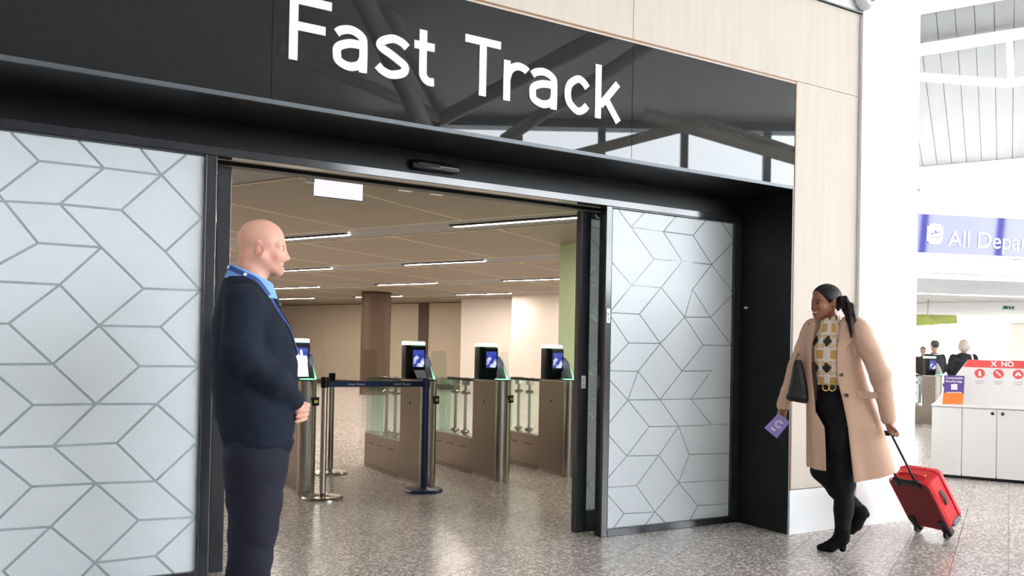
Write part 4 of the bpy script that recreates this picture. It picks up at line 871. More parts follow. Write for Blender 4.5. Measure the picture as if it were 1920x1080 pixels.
TS = [(0.80, 0.012, 0, 0.128, 0.178), (0.84, 0.012, 0, 0.142, 0.188), (0.95, 0.0, 0, 0.168, 0.205), (1.05, -0.004, 0, 0.176, 0.21), (1.2, -0.008, 0, 0.180, 0.212), (1.32, -0.024, 0, 0.166, 0.21), (1.42, -0.048, 0, 0.135, 0.205), (1.49, -0.058, 0, 0.100, 0.165), (1.54, -0.058, 0, 0.082, 0.105), (1.565, -0.056, 0, 0.074, 0.082)]
def sweater(P):
    d = LOFT(P, TS)
    for s in (-1, 1):
        a = CHAIN(P, [(-0.058, s*0.180, 1.435), (-0.062, s*0.272, 1.225)], [0.078, 0.076], 0.03)
        f = CHAIN(P, [(-0.062, s*0.272, 1.225), (0.06, s*0.185, 1.125), (0.152, s*0.082, 1.030)], [0.076, 0.066, 0.046], 0.03)
        d = smin(d, smin(a, f, 0.03), 0.028)
        d = smin(d, CAP(P, (0.148, s*0.086, 1.034), (0.158, s*0.076, 1.026), 0.043, 0.041), 0.006)
    d = d - disp(P, 26, 0.0045, 0.6) - disp(P, 55, 0.0016, 2.0)
    e = P.copy(); e[:, 0] += 0.045
    neck = np.sqrt(((P[:, 0]+0.045)/0.082)**2+(P[:, 1]/0.085)**2)-1
    pl = (1.535-0.42*(P[:, 0]+0.045))-P[:, 2]                       # sloping neck opening
    d = smax(d, -np.maximum(neck*0.08, pl), 0.008)
    return np.maximum(d, 0.806-P[:, 2])
sw = obj('jumper', sdf_mesh('jumper', sweater, (-0.28, -0.40, 0.78), (0.26, 0.40, 1.62), 0.0055), 'navy_knit', MAN)
def hemband(P): return np.maximum(np.abs(LOFT(P, [(0.70, 0.012, 0, 0.126, 0.176), (0.80, 0.012, 0, 0.128, 0.178), (0.86, 0.012, 0, 0.146, 0.192)], 0.003))-0.006, np.abs(P[:, 2]-0.825)-0.028)
obj('hem', sdf_mesh('hem', hemband, (-0.18, -0.24, 0.78), (0.22, 0.24, 0.88), 0.006), 'navy_knit', sw)
def collar(P):
    c = np.array([-0.045, 0, 0]); grow = (1.60-P[:, 2])*0.38
    k = np.sqrt(((P[:, 0]-c[0])/(0.073+grow))**2+(P[:, 1]/(0.070+grow))**2); d = np.abs((k-1)*0.075)-0.0045
    top = P[:, 2]-(1.606-0.43*(P[:, 0]+0.115)); bot = (1.535-0.44*(P[:, 0]+0.115)-0.02*cl01(P[:, 0]/0.05))-P[:, 2]
    gap = -(np.abs(P[:, 1])-0.012-(1.55-P[:, 2])*0.3*(P[:, 0] > 0)); gap = np.where(P[:, 0] > 0, gap, -1)
    return np.maximum(np.maximum(d, top), np.maximum(bot, gap))
obj('shirt_collar', sdf_mesh('shirt_collar', collar, (-0.18, -0.15, 1.46), (0.10, 0.15, 1.63), 0.004), 'blue_shirt', MAN)
obj('tie', sdf_mesh('tie', lambda P: smin(ELL(P, (0.050, 0, 1.500), (0.018, 0.022, 0.022)), CAP(P, (0.055, 0, 1.49), (0.078, 0, 1.44), 0.016, 0.02), 0.01), (0.0, -0.05, 1.40), (0.11, 0.05, 1.54), 0.004), 'black_leather', MAN)
def trousers(P):
    d = LOFT(P, [(0.68, 0.0, 0, 0.120, 0.175), (0.80, 0.008, 0, 0.132, 0.178), (0.92, 0.005, 0, 0.13, 0.18)])
    for s in (-1, 1): d = smin(d, CHAIN(P, [(0.004, s*0.085, 0.78), (0.0, s*0.095, 0.48), (-0.020, s*0.098, 0.27), (-0.025, s*0.1, 0.06)], [0.130, 0.098, 0.088, 0.092], 0.02), 0.03)
    d = d - disp(P, 22, 0.005, 1.3)-disp(P, 48, 0.002, 0.2)
    return np.maximum(d, 0.035-P[:, 2])
obj('trousers', sdf_mesh('trousers', trousers, (-0.20, -0.26, 0.01), (0.20, 0.26, 0.96), 0.0065), 'navy_cloth', MAN)
for s in (-1, 1):
    sh_ = obj('shoe', sdf_mesh('shoe', lambda P: np.maximum(smin(CAP(P, (-0.06, s*0.1, 0.045), (0.13, s*0.115, 0.035), 0.045, 0.042), CAP(P, (-0.04, s*0.1, 0.06), (-0.03, s*0.1, 0.11), 0.042, 0.04), 0.03), 0.001-P[:, 2]), (-0.14, s*0.1-0.09, -0.01), (0.21, s*0.1+0.09, 0.17), 0.006), 'black_leather', MAN)
def ribbon(pts, width, nrm, th=0.002, sub=6):
    pts = [Vector(p) for p in pts]; out = []
    for i in range(len(pts)-1):
        p0, p1, p2, p3 = pts[max(i-1, 0)], pts[i], pts[i+1], pts[min(i+2, len(pts)-1)]
        for k in range(sub):
            t = k/sub; out.append(0.5*((2*p1)+(p2-p0)*t+(2*p0-5*p1+4*p2-p3)*t*t+(3*p1-p0-3*p2+p3)*t**3))
    out.append(pts[-1]); bm = bmesh.new(); rings = []
    for i, p in enumerate(out):
        t = (out[min(i+1, len(out)-1)]-out[max(i-1, 0)]).normalized(); n = Vector(nrm(p)) if callable(nrm) else Vector(nrm); n = (n-t*n.dot(t)).normalized(); s = t.cross(n)*width/2
        rings.append([bm.verts.new(p+s+n*th/2), bm.verts.new(p-s+n*th/2), bm.verts.new(p-s-n*th/2), bm.verts.new(p+s-n*th/2)])
    for i in range(len(rings)-1):
        for k in range(4): bm.faces.new((rings[i][k], rings[i][(k+1) % 4], rings[i+1][(k+1) % 4], rings[i+1][k]))
    bm.faces.new(rings[0][::-1]); bm.faces.new(rings[-1]); bmesh.ops.recalc_face_normals(bm, faces=bm.faces[:]); return bm, out
def nf(p):
    v = Vector((p.x+0.04, p.y, 0)).normalized(); return (v.x, v.y, 0.38)
def push(pts, f, out=0.004):
    'lift points onto the surface of a garment'
    P = np.array(pts, float)
    for _ in range(12):
        d = f(P); e = 1e-3; g = np.stack([(f(P+np.array(v)*e)-d)/e for v in ((1, 0, 0), (0, 1, 0), (0, 0, 1))], 1); g /= np.linalg.norm(g, axis=1)[:, None]+1e-9; P = P-g*(np.minimum(d-out, 0.02))[:, None]
    return [tuple(p) for p in P]
def nkp(deg, off=0.010, zo=0.0):
    th = math.radians(deg); x = -0.045+0.095*math.cos(th); z = 1.584-0.43*(x+0.115)+zo; R_ = 0.073+(1.60-z)*0.38+off; return (-0.045+R_*math.cos(th), R_*math.sin(th)*0.97, z)
lpts = [nkp(180), nkp(210), nkp(240), nkp(268), nkp(292, 0.012, -0.006)]+push([(0.040, -0.088, 1.475), (0.085, -0.066, 1.41), (0.13, -0.045, 1.34), (0.165, -0.035, 1.26), (0.176, -0.03, 1.235)], sweater, 0.004)
ly_bm, lpath = ribbon(lpts, 0.020, nf)
ly = obj('lanyard', ly_bm, 'lanyard_blue', MAN)
lp2 = [nkp(180), nkp(150), nkp(120), nkp(92), nkp(68, 0.012, -0.006)]+push([(0.040, 0.088, 1.475), (0.085, 0.05, 1.41), (0.13, 0.01, 1.34), (0.165, -0.015, 1.26), (0.178, -0.026, 1.235)], sweater, 0.004)
obj('lanyard_far_side', ribbon(lp2, 0.020, nf)[0], 'lanyard_blue', ly)
for k in (5, 17):
    p = lpath[k]; bm = bmesh.new(); bx(bm, -0.006, 0.006, -0.004, 0.000, -0.006, 0.006); o = obj('lanyard_print', bm, 'white_letter', ly); o.location = p; o.rotation_euler = (0, math.radians(30), math.radians(-25 if k == 4 else 15))
cx = lpath[-1]
cd_ = obj('badge', box(-0.002, 0.002, -0.030, 0.030, -0.105, -0.012, 0.001), 'card_clear', MAN); cd_.location = cx+Vector((0.014, -0.004, 0.0)); cd_.rotation_euler = (0, math.radians(-10), math.radians(-52))
obj('badge_print', box(-0.003, -0.0022, -0.022, 0.022, -0.06, -0.022), 'lanyard_blue', cd_); obj('clip', box(-0.003, 0.003, -0.006, 0.006, -0.014, 0.012), 'chrome', cd_)
# ------------------------------------------------------------------ the woman in the camel coat
WB = Vector((4.555, 3.676, 0)); WOM = tag(empty('person', WB, math.radians(-51.1)), 'smiling woman with ponytail in camel coat, walking left with suitcase and passport', 'person')
def Wp(px, py, y=0.0):
    return ((px-(1563.3+(1031-py)*0.0147))/286.0, y, (1031-py)/286.0)
hc0 = np.array(Wp(1550, 557, 0.0)); HS = 0.965
# head axes: faces left and towards the camera, tipped a little
fwd = np.array([-0.80, -0.60, -0.05]); fwd /= np.linalg.norm(fwd); upv = np.array([-0.12, -0.03, 1.0]); lft = np.cross(upv, fwd); lft /= np.linalg.norm(lft); upv = np.cross(fwd, lft)
HR = np.stack([fwd, lft, upv], 1)                        # columns: head x, y, z in body space
ho = hc0 - HR @ (np.array([-0.008, 0, 0.148])*HS)
def whead(P): return ((P-ho) @ HR)/HS
def hp(x, y, z): return tuple(ho + HR @ (np.array([x, y, z])*HS))
def limb(P, pts, rs, k=0.02): return CHAIN(P, [Wp(*p) for p in pts], rs, k)
def wom_body(P):
    def hd(P):
        d = HEAD(whead(P), chin=0.076, nose=0.92, female=True)*HS
        return smin(d, CAP(P, hp(-0.03, 0, 0.04), Wp(1558, 622, 0.01), 0.047, 0.050), 0.02)
    d = PART(P, (-0.24, -0.2, 1.38), (0.2, 0.2, 1.85), hd)
    d = smin(d, PART(P, (-0.3, -0.25, 0.8), (0.3, 0.25, 1.5), lambda P: LOFT(P, [(0.86, -0.01, 0, 0.10, 0.09), (1.1, -0.015, 0, 0.085, 0.08), (1.35, -0.02, 0.0, 0.11, 0.08), (1.45, -0.02, 0, 0.07, 0.06)])), 0.03)
    d = smin(d, PART(P, (-0.5, -0.2, 0.75), (0.1, 0.3, 1.55), lambda P: limb(P, [(1524, 622, 0.10), (1497, 692, 0.11), (1472, 765, 0.03)], [0.04, 0.034, 0.022])), 0.02)
    d = smin(d, PART(P, (-0.1, -0.3, 0.7), (0.5, 0.2, 1.55), lambda P: limb(P, [(1606, 622, -0.10), (1642, 702, -0.11), (1656, 782, -0.08)], [0.04, 0.034, 0.022])), 0.02)
    d = smin(d, PART(P, (-0.2, -0.2, 0.05), (0.2, 0.2, 1.0), lambda P: np.minimum(limb(P, [(1572, 765, -0.05), (1581, 900, -0.06), (1578, 985, -0.05)], [0.06, 0.045, 0.032]), limb(P, [(1556, 765, 0.05), (1542, 886, 0.02), (1602, 955, 0.12)], [0.06, 0.045, 0.032]))), 0.02)
    def rh(P):
        a = np.array(Wp(1472, 768, 0.03)); b = np.array(Wp(1468, 786, 0.02))
        d = HANDF(P, a, b, (0.75, -0.66, 0), (0.35, -0.30, -0.88), 0.75, r=0.0078, L=0.066)
        return smin(d, CHAIN(P, [Wp(1468, 772, 0.005), Wp(1463, 782, -0.012), Wp(1464, 792, -0.022)], [0.011, 0.0095, 0.008], 0.004), 0.006)
    d = smin(d, PART(P, (-0.50, -0.15, 0.70), (-0.20, 0.18, 1.0), rh), 0.004)
    def lh(P):
        a = np.array(Wp(1656, 784, -0.08)); b = np.array(Wp(1660, 797, -0.085))
        d = HANDF(P, a, b, (-0.6, -0.8, 0), (0.45, -0.40, -0.80), 0.8, r=0.0082, L=0.068)
        return smin(d, CHAIN(P, [Wp(1655, 787, -0.095), Wp(1661, 795, -0.115), Wp(1668, 800, -0.115)], [0.012, 0.010, 0.008], 0.004), 0.006)
    return smin(d, PART(P, (0.18, -0.26, 0.66), (0.50, 0.08, 0.95), lh), 0.004)
def wom_col(P):
    n = len(P); c = np.tile(np.array(srgb(146, 92, 66)), (n, 1)); q = whead(P)
    def mixc(w, col): c[:] = c*(1-w[:, None])+np.array(srgb(*col))*w[:, None]
    g = lambda p, r: np.exp(-(((q-np.array(p))/np.array(r))**2).sum(1))
    for s in (-1, 1):
        mixc(0.5*g((0.06, s*0.045, 0.08), (0.03, 0.025, 0.03)), (178, 112, 82)); mixc(0.9*g((0.085, s*0.033, 0.128), (0.014, 0.020, 0.0035)), (40, 24, 18))
        mixc(0.85*g((0.088, s*0.032, 0.114), (0.012, 0.015, 0.003)), (24, 14, 12))
    y = q[:, 1]; mixc(0.85*np.exp(-(((q[:, 2]-8*y*y-0.044)/0.013)**2))*np.exp(-(((q[:, 0]-0.09)/0.016)**2))*np.exp(-((y/0.03)**2)), (140, 62, 58))
    return c
obj('body', sdf_mesh('body', wom_body, (-0.46, -0.30, 0.06), (0.44, 0.32, 1.82), 0.0042, wom_col), 'skin', WOM)
eyes_teeth(WOM, HR, ho, HS, 0.028)
def hairf(P):
    q = whead(P); d = ELL(q, (-0.012, 0, 0.150), (0.105, 0.079, 0.093)); d = smin(d, ELL(q, (-0.075, 0, 0.11), (0.045, 0.055, 0.06)), 0.03)
    d = np.maximum(d, (0.098+1.38*q[:, 0]-0.35*np.abs(q[:, 1])-q[:, 2])/1.75)
    for s in (-1, 1): d = smax(d, -ELL(q, (-0.006, s*0.085, 0.092), (0.028, 0.03, 0.034)), 0.006)
    return d*HS - 0.0012*np.sin(q[:, 1]*420+q[:, 2]*60)
hair = obj('hair', sdf_mesh('hair', hairf, (-0.24, -0.2, 1.48), (0.18, 0.2, 1.84), 0.0042), 'black_hair', WOM)
def pony(P):
    d = CHAIN(P, [hp(-0.10, 0.0, 0.125), Wp(1580, 563, -0.02), Wp(1588, 577, -0.055), Wp(1592, 598, -0.115), Wp(1592, 632, -0.165)], [0.022, 0.028, 0.034, 0.028, 0.008], 0.02)
    return d - 0.003*np.sin(P[:, 0]*170+P[:, 2]*26)-0.0015*np.sin(P[:, 0]*330+P[:, 1]*200)
obj('ponytail', sdf_mesh('ponytail', pony, (-0.05, -0.24, 1.34), (0.2, 0.14, 1.74), 0.0042), 'black_hair', hair)
er = obj('earring', lathe(bmesh.new(), [(0.004, 0), (0.009, 0.006), (0.009, 0.010), (0.003, 0.014)], hp(-0.006, 0.082, 0.062), 12), 'gold', WOM, smooth=True)
# patterned top with roll neck
def topf(P):
    d = LOFT(P, [(0.98, -0.015, -0.01, 0.105, 0.098), (1.10, -0.02, -0.012, 0.098, 0.095), (1.25, -0.03, -0.018, 0.112, 0.105), (1.34, -0.03, -0.015, 0.120, 0.105), (1.42, -0.03, 0.0, 0.105, 0.088), (1.47, -0.028, 0.0, 0.07, 0.065)])
    nk = CAP(P, Wp(1557, 594, -0.008), Wp(1556, 614, -0.006), 0.058, 0.064); nk = np.maximum(nk, P[:, 2]-(1.530+0.25*(P[:, 0]+0.03)))-0.003*np.sin(P[:, 2]*240)*0.3
    d = smin(d, nk, 0.02)
    return np.maximum(d - disp(P, 60, 0.0012, 0.4), 1.078-P[:, 2])
def top_col(P):
    th = np.arctan2(P[:, 1]+0.02, P[:, 0]+0.03); u = th*0.11; z = P[:, 2]
    c = np.tile(np.array(srgb(226, 214, 204)), (len(P), 1)); pu, pz = 0.105, 0.175
    a = (u/pu) % 1.0-0.5; b = (z/pz+0.18) % 1.0-0.5
    rx, rz = np.abs(a)*pu, np.abs(b)*pz
    tan_ = (np.maximum(rx/0.030, rz/0.030)**4+0 < 1); c[tan_] = srgb(204, 158, 88)
    a2 = ((u/pu)+0.5) % 1.0-0.5; b2 = ((z/pz+0.18)+0.5) % 1.0-0.5; r2x, r2z = np.abs(a2)*pu, np.abs(b2)*pz
    blk = (np.minimum(r2x, r2z) < 0.011) & (np.maximum(r2x, r2z) < 0.034) | ((r2x < 0.022) & (r2z < 0.022)); c[blk] = srgb(26, 22, 24)
    ring = np.abs(np.sqrt((r2x-0.030)**2+(r2z-0.030)**2)-0.011) < 0.0042; c[ring] = srgb(206, 164, 84)
    ln = (np.abs(np.maximum(rx, rz)-0.036) < 0.003); c[ln] = srgb(240, 232, 222)
    return c
obj('patterned_top', sdf_mesh('patterned_top', topf, (-0.2, -0.18, 0.95), (0.16, 0.16, 1.56), 0.0045, top_col), 'print_knit', WOM)
def pants(P):
    d = LOFT(P, [(0.84, -0.005, 0, 0.095, 0.105), (0.95, -0.01, 0, 0.108, 0.11), (1.04, -0.015, -0.005, 0.103, 0.10), (1.085, -0.015, -0.008, 0.098, 0.096)])
    l = limb(P, [(1573, 765, -0.045), (1576, 830, -0.05), (1581, 900, -0.06), (1580, 950, -0.05), (1578, 985, -0.05)], [0.090, 0.080, 0.066, 0.058, 0.048], 0.03)
    r_ = limb(P, [(1557, 765, 0.045), (1548, 830, 0.03), (1543, 884, 0.01), (1570, 922, 0.07), (1600, 952, 0.12)], [0.090, 0.082, 0.070, 0.058, 0.048], 0.03)
    d = smin(d, smin(l, r_, 0.012), 0.03); return d - disp(P, 45, 0.0022, 0.9)
obj('trousers', sdf_mesh('trousers', pants, (-0.22, -0.22, 0.12), (0.24, 0.24, 1.12), 0.005), 'black_denim', WOM)
bt = obj('belt', sdf_mesh('belt', lambda P: np.maximum(np.abs(LOFT(P, [(1.0, -0.015, -0.006, 0.103, 0.101), (1.10, -0.015, -0.008, 0.101, 0.099)]))-0.004, np.abs(P[:, 2]-1.068)-0.016), (-0.14, -0.13, 1.03), (0.11, 0.12, 1.10), 0.004), 'black_leather', WOM)
bkp = push([Wp(1555, 724, -0.11)], pants, 0.008)[0]
for dx in (-0.020, 0.018):
    bm = bmesh.new(); ring = [(bkp[0]+dx+0.020*math.cos(a), bkp[1]-0.006, 1.068+0.022*math.sin(a)) for a in np.linspace(0, 2*math.pi, 21)]; tube(bm, ring, 0.0042, 8, False); obj('buckle', bm, 'gold', bt, smooth=True)
# boots
def boot(P, ank, pts, rs, hb, ht):
    d = limb(P, ank, [0.048]*len(ank), 0.02); d = smin(d, limb(P, pts, rs, 0.015), 0.02); return smin(d, CAP(P, Wp(*hb), Wp(*ht), 0.026, 0.022), 0.008)
def bootL(P): return np.maximum(boot(P, [(1580, 960, -0.05), (1577, 998, -0.05)], [(1576, 1006, -0.05), (1557, 1021, -0.06), (1539, 1025, -0.065)], [0.048, 0.036, 0.022], (1577, 1010, -0.05), (1578, 1024, -0.05)), 0.001-P[:, 2])
def bootR(P): return boot(P, [(1592, 944, 0.105), (1606, 962, 0.13)], [(1608, 964, 0.13), (1600, 986, 0.13), (1594, 998, 0.13)], [0.056, 0.046, 0.030], (1611, 962, 0.13), (1620, 966, 0.13))
for f, lo, hi in ((bootL, (-0.2, -0.16, -0.01), (0.16, 0.06, 0.34)), (bootR, (-0.02, 0.02, 0.03), (0.32, 0.24, 0.38))): obj('boot', sdf_mesh('boot', f, lo, hi, 0.005), 'suede_black', WOM)
# coat
KC = [(606, 1520, 1612), (640, 1513, 1610), (680, 1512, 1612), (720, 1513, 1622), (760, 1514, 1635), (800, 1515, 1649), (840, 1516, 1661), (880, 1517, 1672), (905, 1517, 1678)]
CS = []
for py, a, b in KC:
    xa, _, z = Wp(a, py); xb = Wp(b, py)[0]; CS.append((z, (xa+xb)/2, 0.0, (xb-xa)/2, 0.135+0.05*max(0, (1.08-z))/0.6))
CS = [(1.515, -0.025, 0.01, 0.085, 0.075)]+CS
OP = [(597, 1531, 1576), (606, 1531, 1575), (640, 1524, 1570), (680, 1522, 1567), (712, 1526, 1569), (740, 1529, 1576), (770, 1531, 1582), (799, 1547, 1587), (840, 1549, 1591), (880, 1550, 1595), (910, 1550, 1598)]
OZ = np.array([(Wp(a, py)[2], Wp(a, py)[0], Wp(b, py)[0]) for py, a, b in OP])[::-1]
def coat(P):
    o = LOFT(P, CS); i = LOFT(P, CS, -0.011); i = np.where(P[:, 2] < 0.62, np.minimum(i, o+0.011), i)
    ax, ay, az_ = P[:, 0], P[:, 1], P[:, 2]
    fold = 0.007*np.sin(np.arctan2(ay, ax)*9+az_*3)*cl01((1.05-az_)/0.5)
    body = o+fold
    for pts, rs in (([(1522, 618, 0.095), (1496, 690, 0.11), (1472, 764, 0.035)], [0.064, 0.058, 0.044]), ([(1607, 619, -0.085), (1642, 702, -0.10), (1655, 778, -0.08)], [0.066, 0.060, 0.046])):
        body = smin(body, limb(P, pts, rs, 0.03)-disp(P, 40, 0.003, 0.3), 0.025)
    body = smin(body, CAP(P, Wp(1526, 608, 0.08), Wp(1600, 608, -0.07), 0.045, 0.05), 0.03)
    hz = np.interp(ax, [Wp(1517, 878)[0], Wp(1550, 880)[0], Wp(1598, 895)[0], Wp(1640, 886)[0], Wp(1673, 875)[0]], [0.535, 0.528, 0.476, 0.507, 0.545])
    body = np.maximum(body, hz-az_)
    inner = np.maximum(LOFT(P, [(0.2, CS[-1][1], 0, CS[-1][3]-0.012, CS[-1][4]-0.012)]+[(z, xc, yc, rx-0.012, ry-0.012) for z, xc, yc, rx, ry in CS if z < 1.3], 0)+fold, az_-1.30)
    body = smax(body, -inner, 0.004)
    xl = np.interp(az_, OZ[:, 0], OZ[:, 1]); xr = np.interp(az_, OZ[:, 0], OZ[:, 2])
    cut = np.maximum(np.maximum(xl-ax, ax-xr), np.maximum(ay-0.0, az_-1.56))
    body = smax(body, -cut, 0.006)
    neck = np.sqrt(((ax+0.022)/0.074)**2+((ay+0.0)/0.072)**2)-1; body = smax(body, -np.maximum(neck*0.07, 1.40-az_), 0.006)
    return body
ct = obj('coat', sdf_mesh('coat', coat, (-0.46, -0.26, 0.44), (0.46, 0.28, 1.57), 0.0048), 'camel_wool', WOM)
def lapel(name, pts, n):
    P = push([Wp(*p) for p in pts], coat, 0.004); b = [Vector(p) for p in P]; bm = bmesh.new(); prism(bm, b, Vector(n)*0.007); return obj(name, bm, 'camel_wool', ct)
lapel('lapel', [(1575, 604, -0.10), (1590, 612, -0.12), (1598, 634, -0.14), (1588, 650, -0.14), (1576, 700, -0.14), (1570, 700, -0.14), (1570, 650, -0.14)], (-0.1, -1, 0.1))
lapel('lapel', [(1531, 606, -0.06), (1519, 612, -0.05), (1511, 632, -0.04), (1516, 660, -0.08), (1521, 694, -0.12), (1523, 650, -0.10)], (-0.3, -1, 0.1))
for px, py in ((1577, 701), (1586, 738)):
    c = push([Wp(px, py, -0.16)], coat, 0.003)[0]; obj('button', lathe(bmesh.new(), [(0.012, 0), (0.013, 0.004), (0.009, 0.006)], c, 18, Matrix.Rotation(math.pi/2, 3, 'X')), 'horn_button', ct, smooth=True)
pf = push([Wp(*p) for p in ((1606, 729, -0.15), (1636, 731, -0.13), (1638, 743, -0.13), (1609, 744, -0.15))], coat, 0.003); bm = bmesh.new(); prism(bm, [Vector(p) for p in pf], (0.05, -0.006, 0)) if False else prism(bm, [Vector(p) for p in pf], (0.0, -0.007, 0.002)); obj('pocket_flap', bm, 'camel_wool', ct)
c = push([Wp(1519, 608, 0.0)], coat, 0.002)[0]; obj('lapel_pin', lathe(bmesh.new(), [(0.007, -0.004), (0.008, 0.002), (0.004, 0.007)], c, 12), 'horn_button', ct, smooth=True)
# ------------------------------------------------------------------ her shoulder bag, passport and suitcase
WR = Matrix.Rotation(math.radians(-51.1), 3, 'Z')
def bagf(P):
    S = []
    for py, a, b in ((676, 1494, 1507), (690, 1490, 1510), (710, 1487, 1514), (735, 1482, 1518), (748, 1480, 1519)):
        xa, _, z = Wp(a, py); xb = Wp(b, py)[0]; S.append((z, (xa+xb)/2, -0.04, (xb-xa)/2, 0.055))
    d = LOFT(P, S); lo_ = CAP(P, Wp(1487, 747, -0.04), Wp(1512, 752, -0.04), 0.026, 0.022); return smin(d, lo_, 0.02)-disp(P, 50, 0.002, 0.5)
BG = tag(empty('shoulder_bag', WB, math.radians(-51.1)), 'soft black leather bag hanging from the arm of the woman', 'bag')
obj('pouch', sdf_mesh('pouch', bagf, (-0.32, -0.14, 0.92), (-0.12, 0.06, 1.28), 0.005), 'black_leather', BG)
obj('strap', ribbon([Wp(1494, 684, -0.045), Wp(1496, 672, 0.0), Wp(1500, 664, 0.06), Wp(1504, 664, 0.12), Wp(1508, 672, 0.16), Wp(1506, 684, 0.06), Wp(1504, 688, -0.03)], 0.016, (-1, -0.3, 0.2), 0.004)[0], 'black_leather', BG)
mat('passport_purple', (0.26, 0.20, 0.52), 0.35, noise=0.06)
PA = tag(empty('passport', WB, math.radians(-51.1)), 'purple booklet with white emblem held in the hand of the woman', 'booklet')
q = [Wp(1464, 779, -0.026), Wp(1485, 795, -0.026), Wp(1461, 827, -0.030), Wp(1438, 808, -0.030)]
cv = obj('cover', prism(bmesh.new(), [Vector(v) for v in q], (0, 0.006, 0)), 'passport_purple', PA)
obj('pages', prism(bmesh.new(), [Vector(v)*0.97+Vector(Wp(1462, 803, -0.028))*0.03+Vector((0, 0.006, 0)) for v in q], (0, 0.003, 0)), 'white_plastic', PA)
cc_ = Wp(1465, 800, -0.0295); bm = bmesh.new()
for k in range(7):
    a = 0.5+k*0.75; prism(bm, [Vector((cc_[0]+r_*math.cos(a+o_), cc_[1]-0.0004*k, cc_[2]+r_*math.sin(a+o_))) for r_, o_ in ((0.010, 0), (0.026, -0.22), (0.030, 0.05), (0.024, 0.25))], (0, 0.0012, 0))
obj('emblem', bm, 'white_letter', cv)
e0 = Vector(Wp(1450, 808, -0.031)); e1 = Vector(Wp(1457, 814, -0.031)); dn = Vector(Wp(1461, 809, -0.031))-Vector(Wp(1465, 804, -0.031)); obj('title_print', prism(bmesh.new(), [e0, e1, e1+dn*-0.5, e0+dn*-0.5], (0, 0.0008, 0)), 'white_letter', cv)
mat('red_fabric', (0.78, 0.022, 0.032), 0.6, noise=0.08, nscale=120, bump=0.2, bscale=500)
mat('red_back_shaded', (0.16, 0.006, 0.010), 0.7, noise=0.08, nscale=120)  # shade of the downward-facing back is put into this darker red
mat('grey_rubber', (0.20, 0.21, 0.23), 0.5, noise=0.1)
# suitcase: local x = thickness (back panel at -x), y = width, z = height; tilted towards the hand
SC = tag(empty('suitcase', (5.585, 3.668, 0.0)), 'red fabric cabin suitcase with black telescopic handle pulled on its wheels', 'suitcase')
TL = math.radians(-36); RT = Matrix.Rotation(TL, 4, 'Y'); SC.rotation_euler = (0, TL, math.radians(-4))
SC.location = (5.585, 3.668, 0.030)
wd, th_, hg = 0.158, 0.195, 0.425
def casef(P):
    c = (th_/2, 0, 0.035+hg/2); d = BOXR(P, c, (th_/2, wd, hg/2), 0.045); return np.maximum(d, -P[:, 0]+0.004)
obj('shell', sdf_mesh('shell', casef, (-0.03, -0.2, -0.02), (th_+0.03, 0.2, 0.54), 0.006), 'red_fabric', SC)
bp = []
for cx_, cz_, a0 in ((wd-0.045, 0.035+hg-0.045, 0), (-wd+0.045, 0.035+hg-0.045, 90), (-wd+0.045, 0.08, 180), (wd-0.045, 0.08, 270)):
    for k in range(6): a = math.radians(a0+k*18); bp.append(Vector((0.004, cx_+0.041*math.cos(a), cz_+0.041*math.sin(a))))
obj('back_panel', prism(bmesh.new(), bp, (-0.006, 0, 0)), 'red_back_shaded', SC)
pp = [Vector((0.0, p.y*1.01, (p.z-0.26)*1.01+0.26)) for p in bp]
for xx in (0.006, th_*0.72):
    bm = bmesh.new(); loop = [Vector((xx, p.y*1.055, (p.z-0.2625)*1.022+0.2625)) for p in bp]; tube(bm, loop+[loop[0]], 0.005, 6, False); obj('piping', bm, 'red_fabric', SC, smooth=True)
pk = obj('handle_housing', box(-0.010, 0.006, -0.085, 0.085, 0.425, 0.475, 0.008), 'black_plastic', SC, smooth=True)
for s in (-1, 1): obj('housing_end', box(-0.016, 0.012, s*0.085-0.022, s*0.085+0.022, 0.415, 0.48, 0.008), 'black_plastic', pk, smooth=True)
hd_ = obj('telescopic_handle', tube(bmesh.new(), [(-0.002, 0.075, 0.43), (-0.002, 0.075, 0.875), (-0.002, 0.070, 0.890), (-0.002, 0.055, 0.895), (-0.002, -0.055, 0.895), (-0.002, -0.070, 0.890), (-0.002, -0.075, 0.875), (-0.002, -0.075, 0.43)], 0.0075, 10), 'black_plastic', SC, smooth=True)
obj('grip', box(-0.018, 0.014, -0.07, 0.07, 0.878, 0.908, 0.010), 'black_plastic', hd_, smooth=True)
obj('carry_handle', ribbon([(0.075, 0.105, 0.464), (0.075, 0.07, 0.476), (0.075, 0.0, 0.481), (0.075, -0.07, 0.476), (0.075, -0.105, 0.464)], 0.028, (0, 0, 1), 0.008)[0], 'red_fabric', SC)
for s in (-1, 1): obj('rivet', lathe(bmesh.new(), [(0.007, 0), (0.006, 0.004)], (0.075, s*0.10, 0.467), 10), 'gold', SC)
obj('side_handle', ribbon([(0.08, -wd-0.002, 0.22), (0.08, -wd-0.014, 0.26), (0.08, -wd-0.014, 0.30), (0.08, -wd-0.002, 0.34)], 0.024, (0, -1, 0), 0.006)[0], 'black_leather', SC)
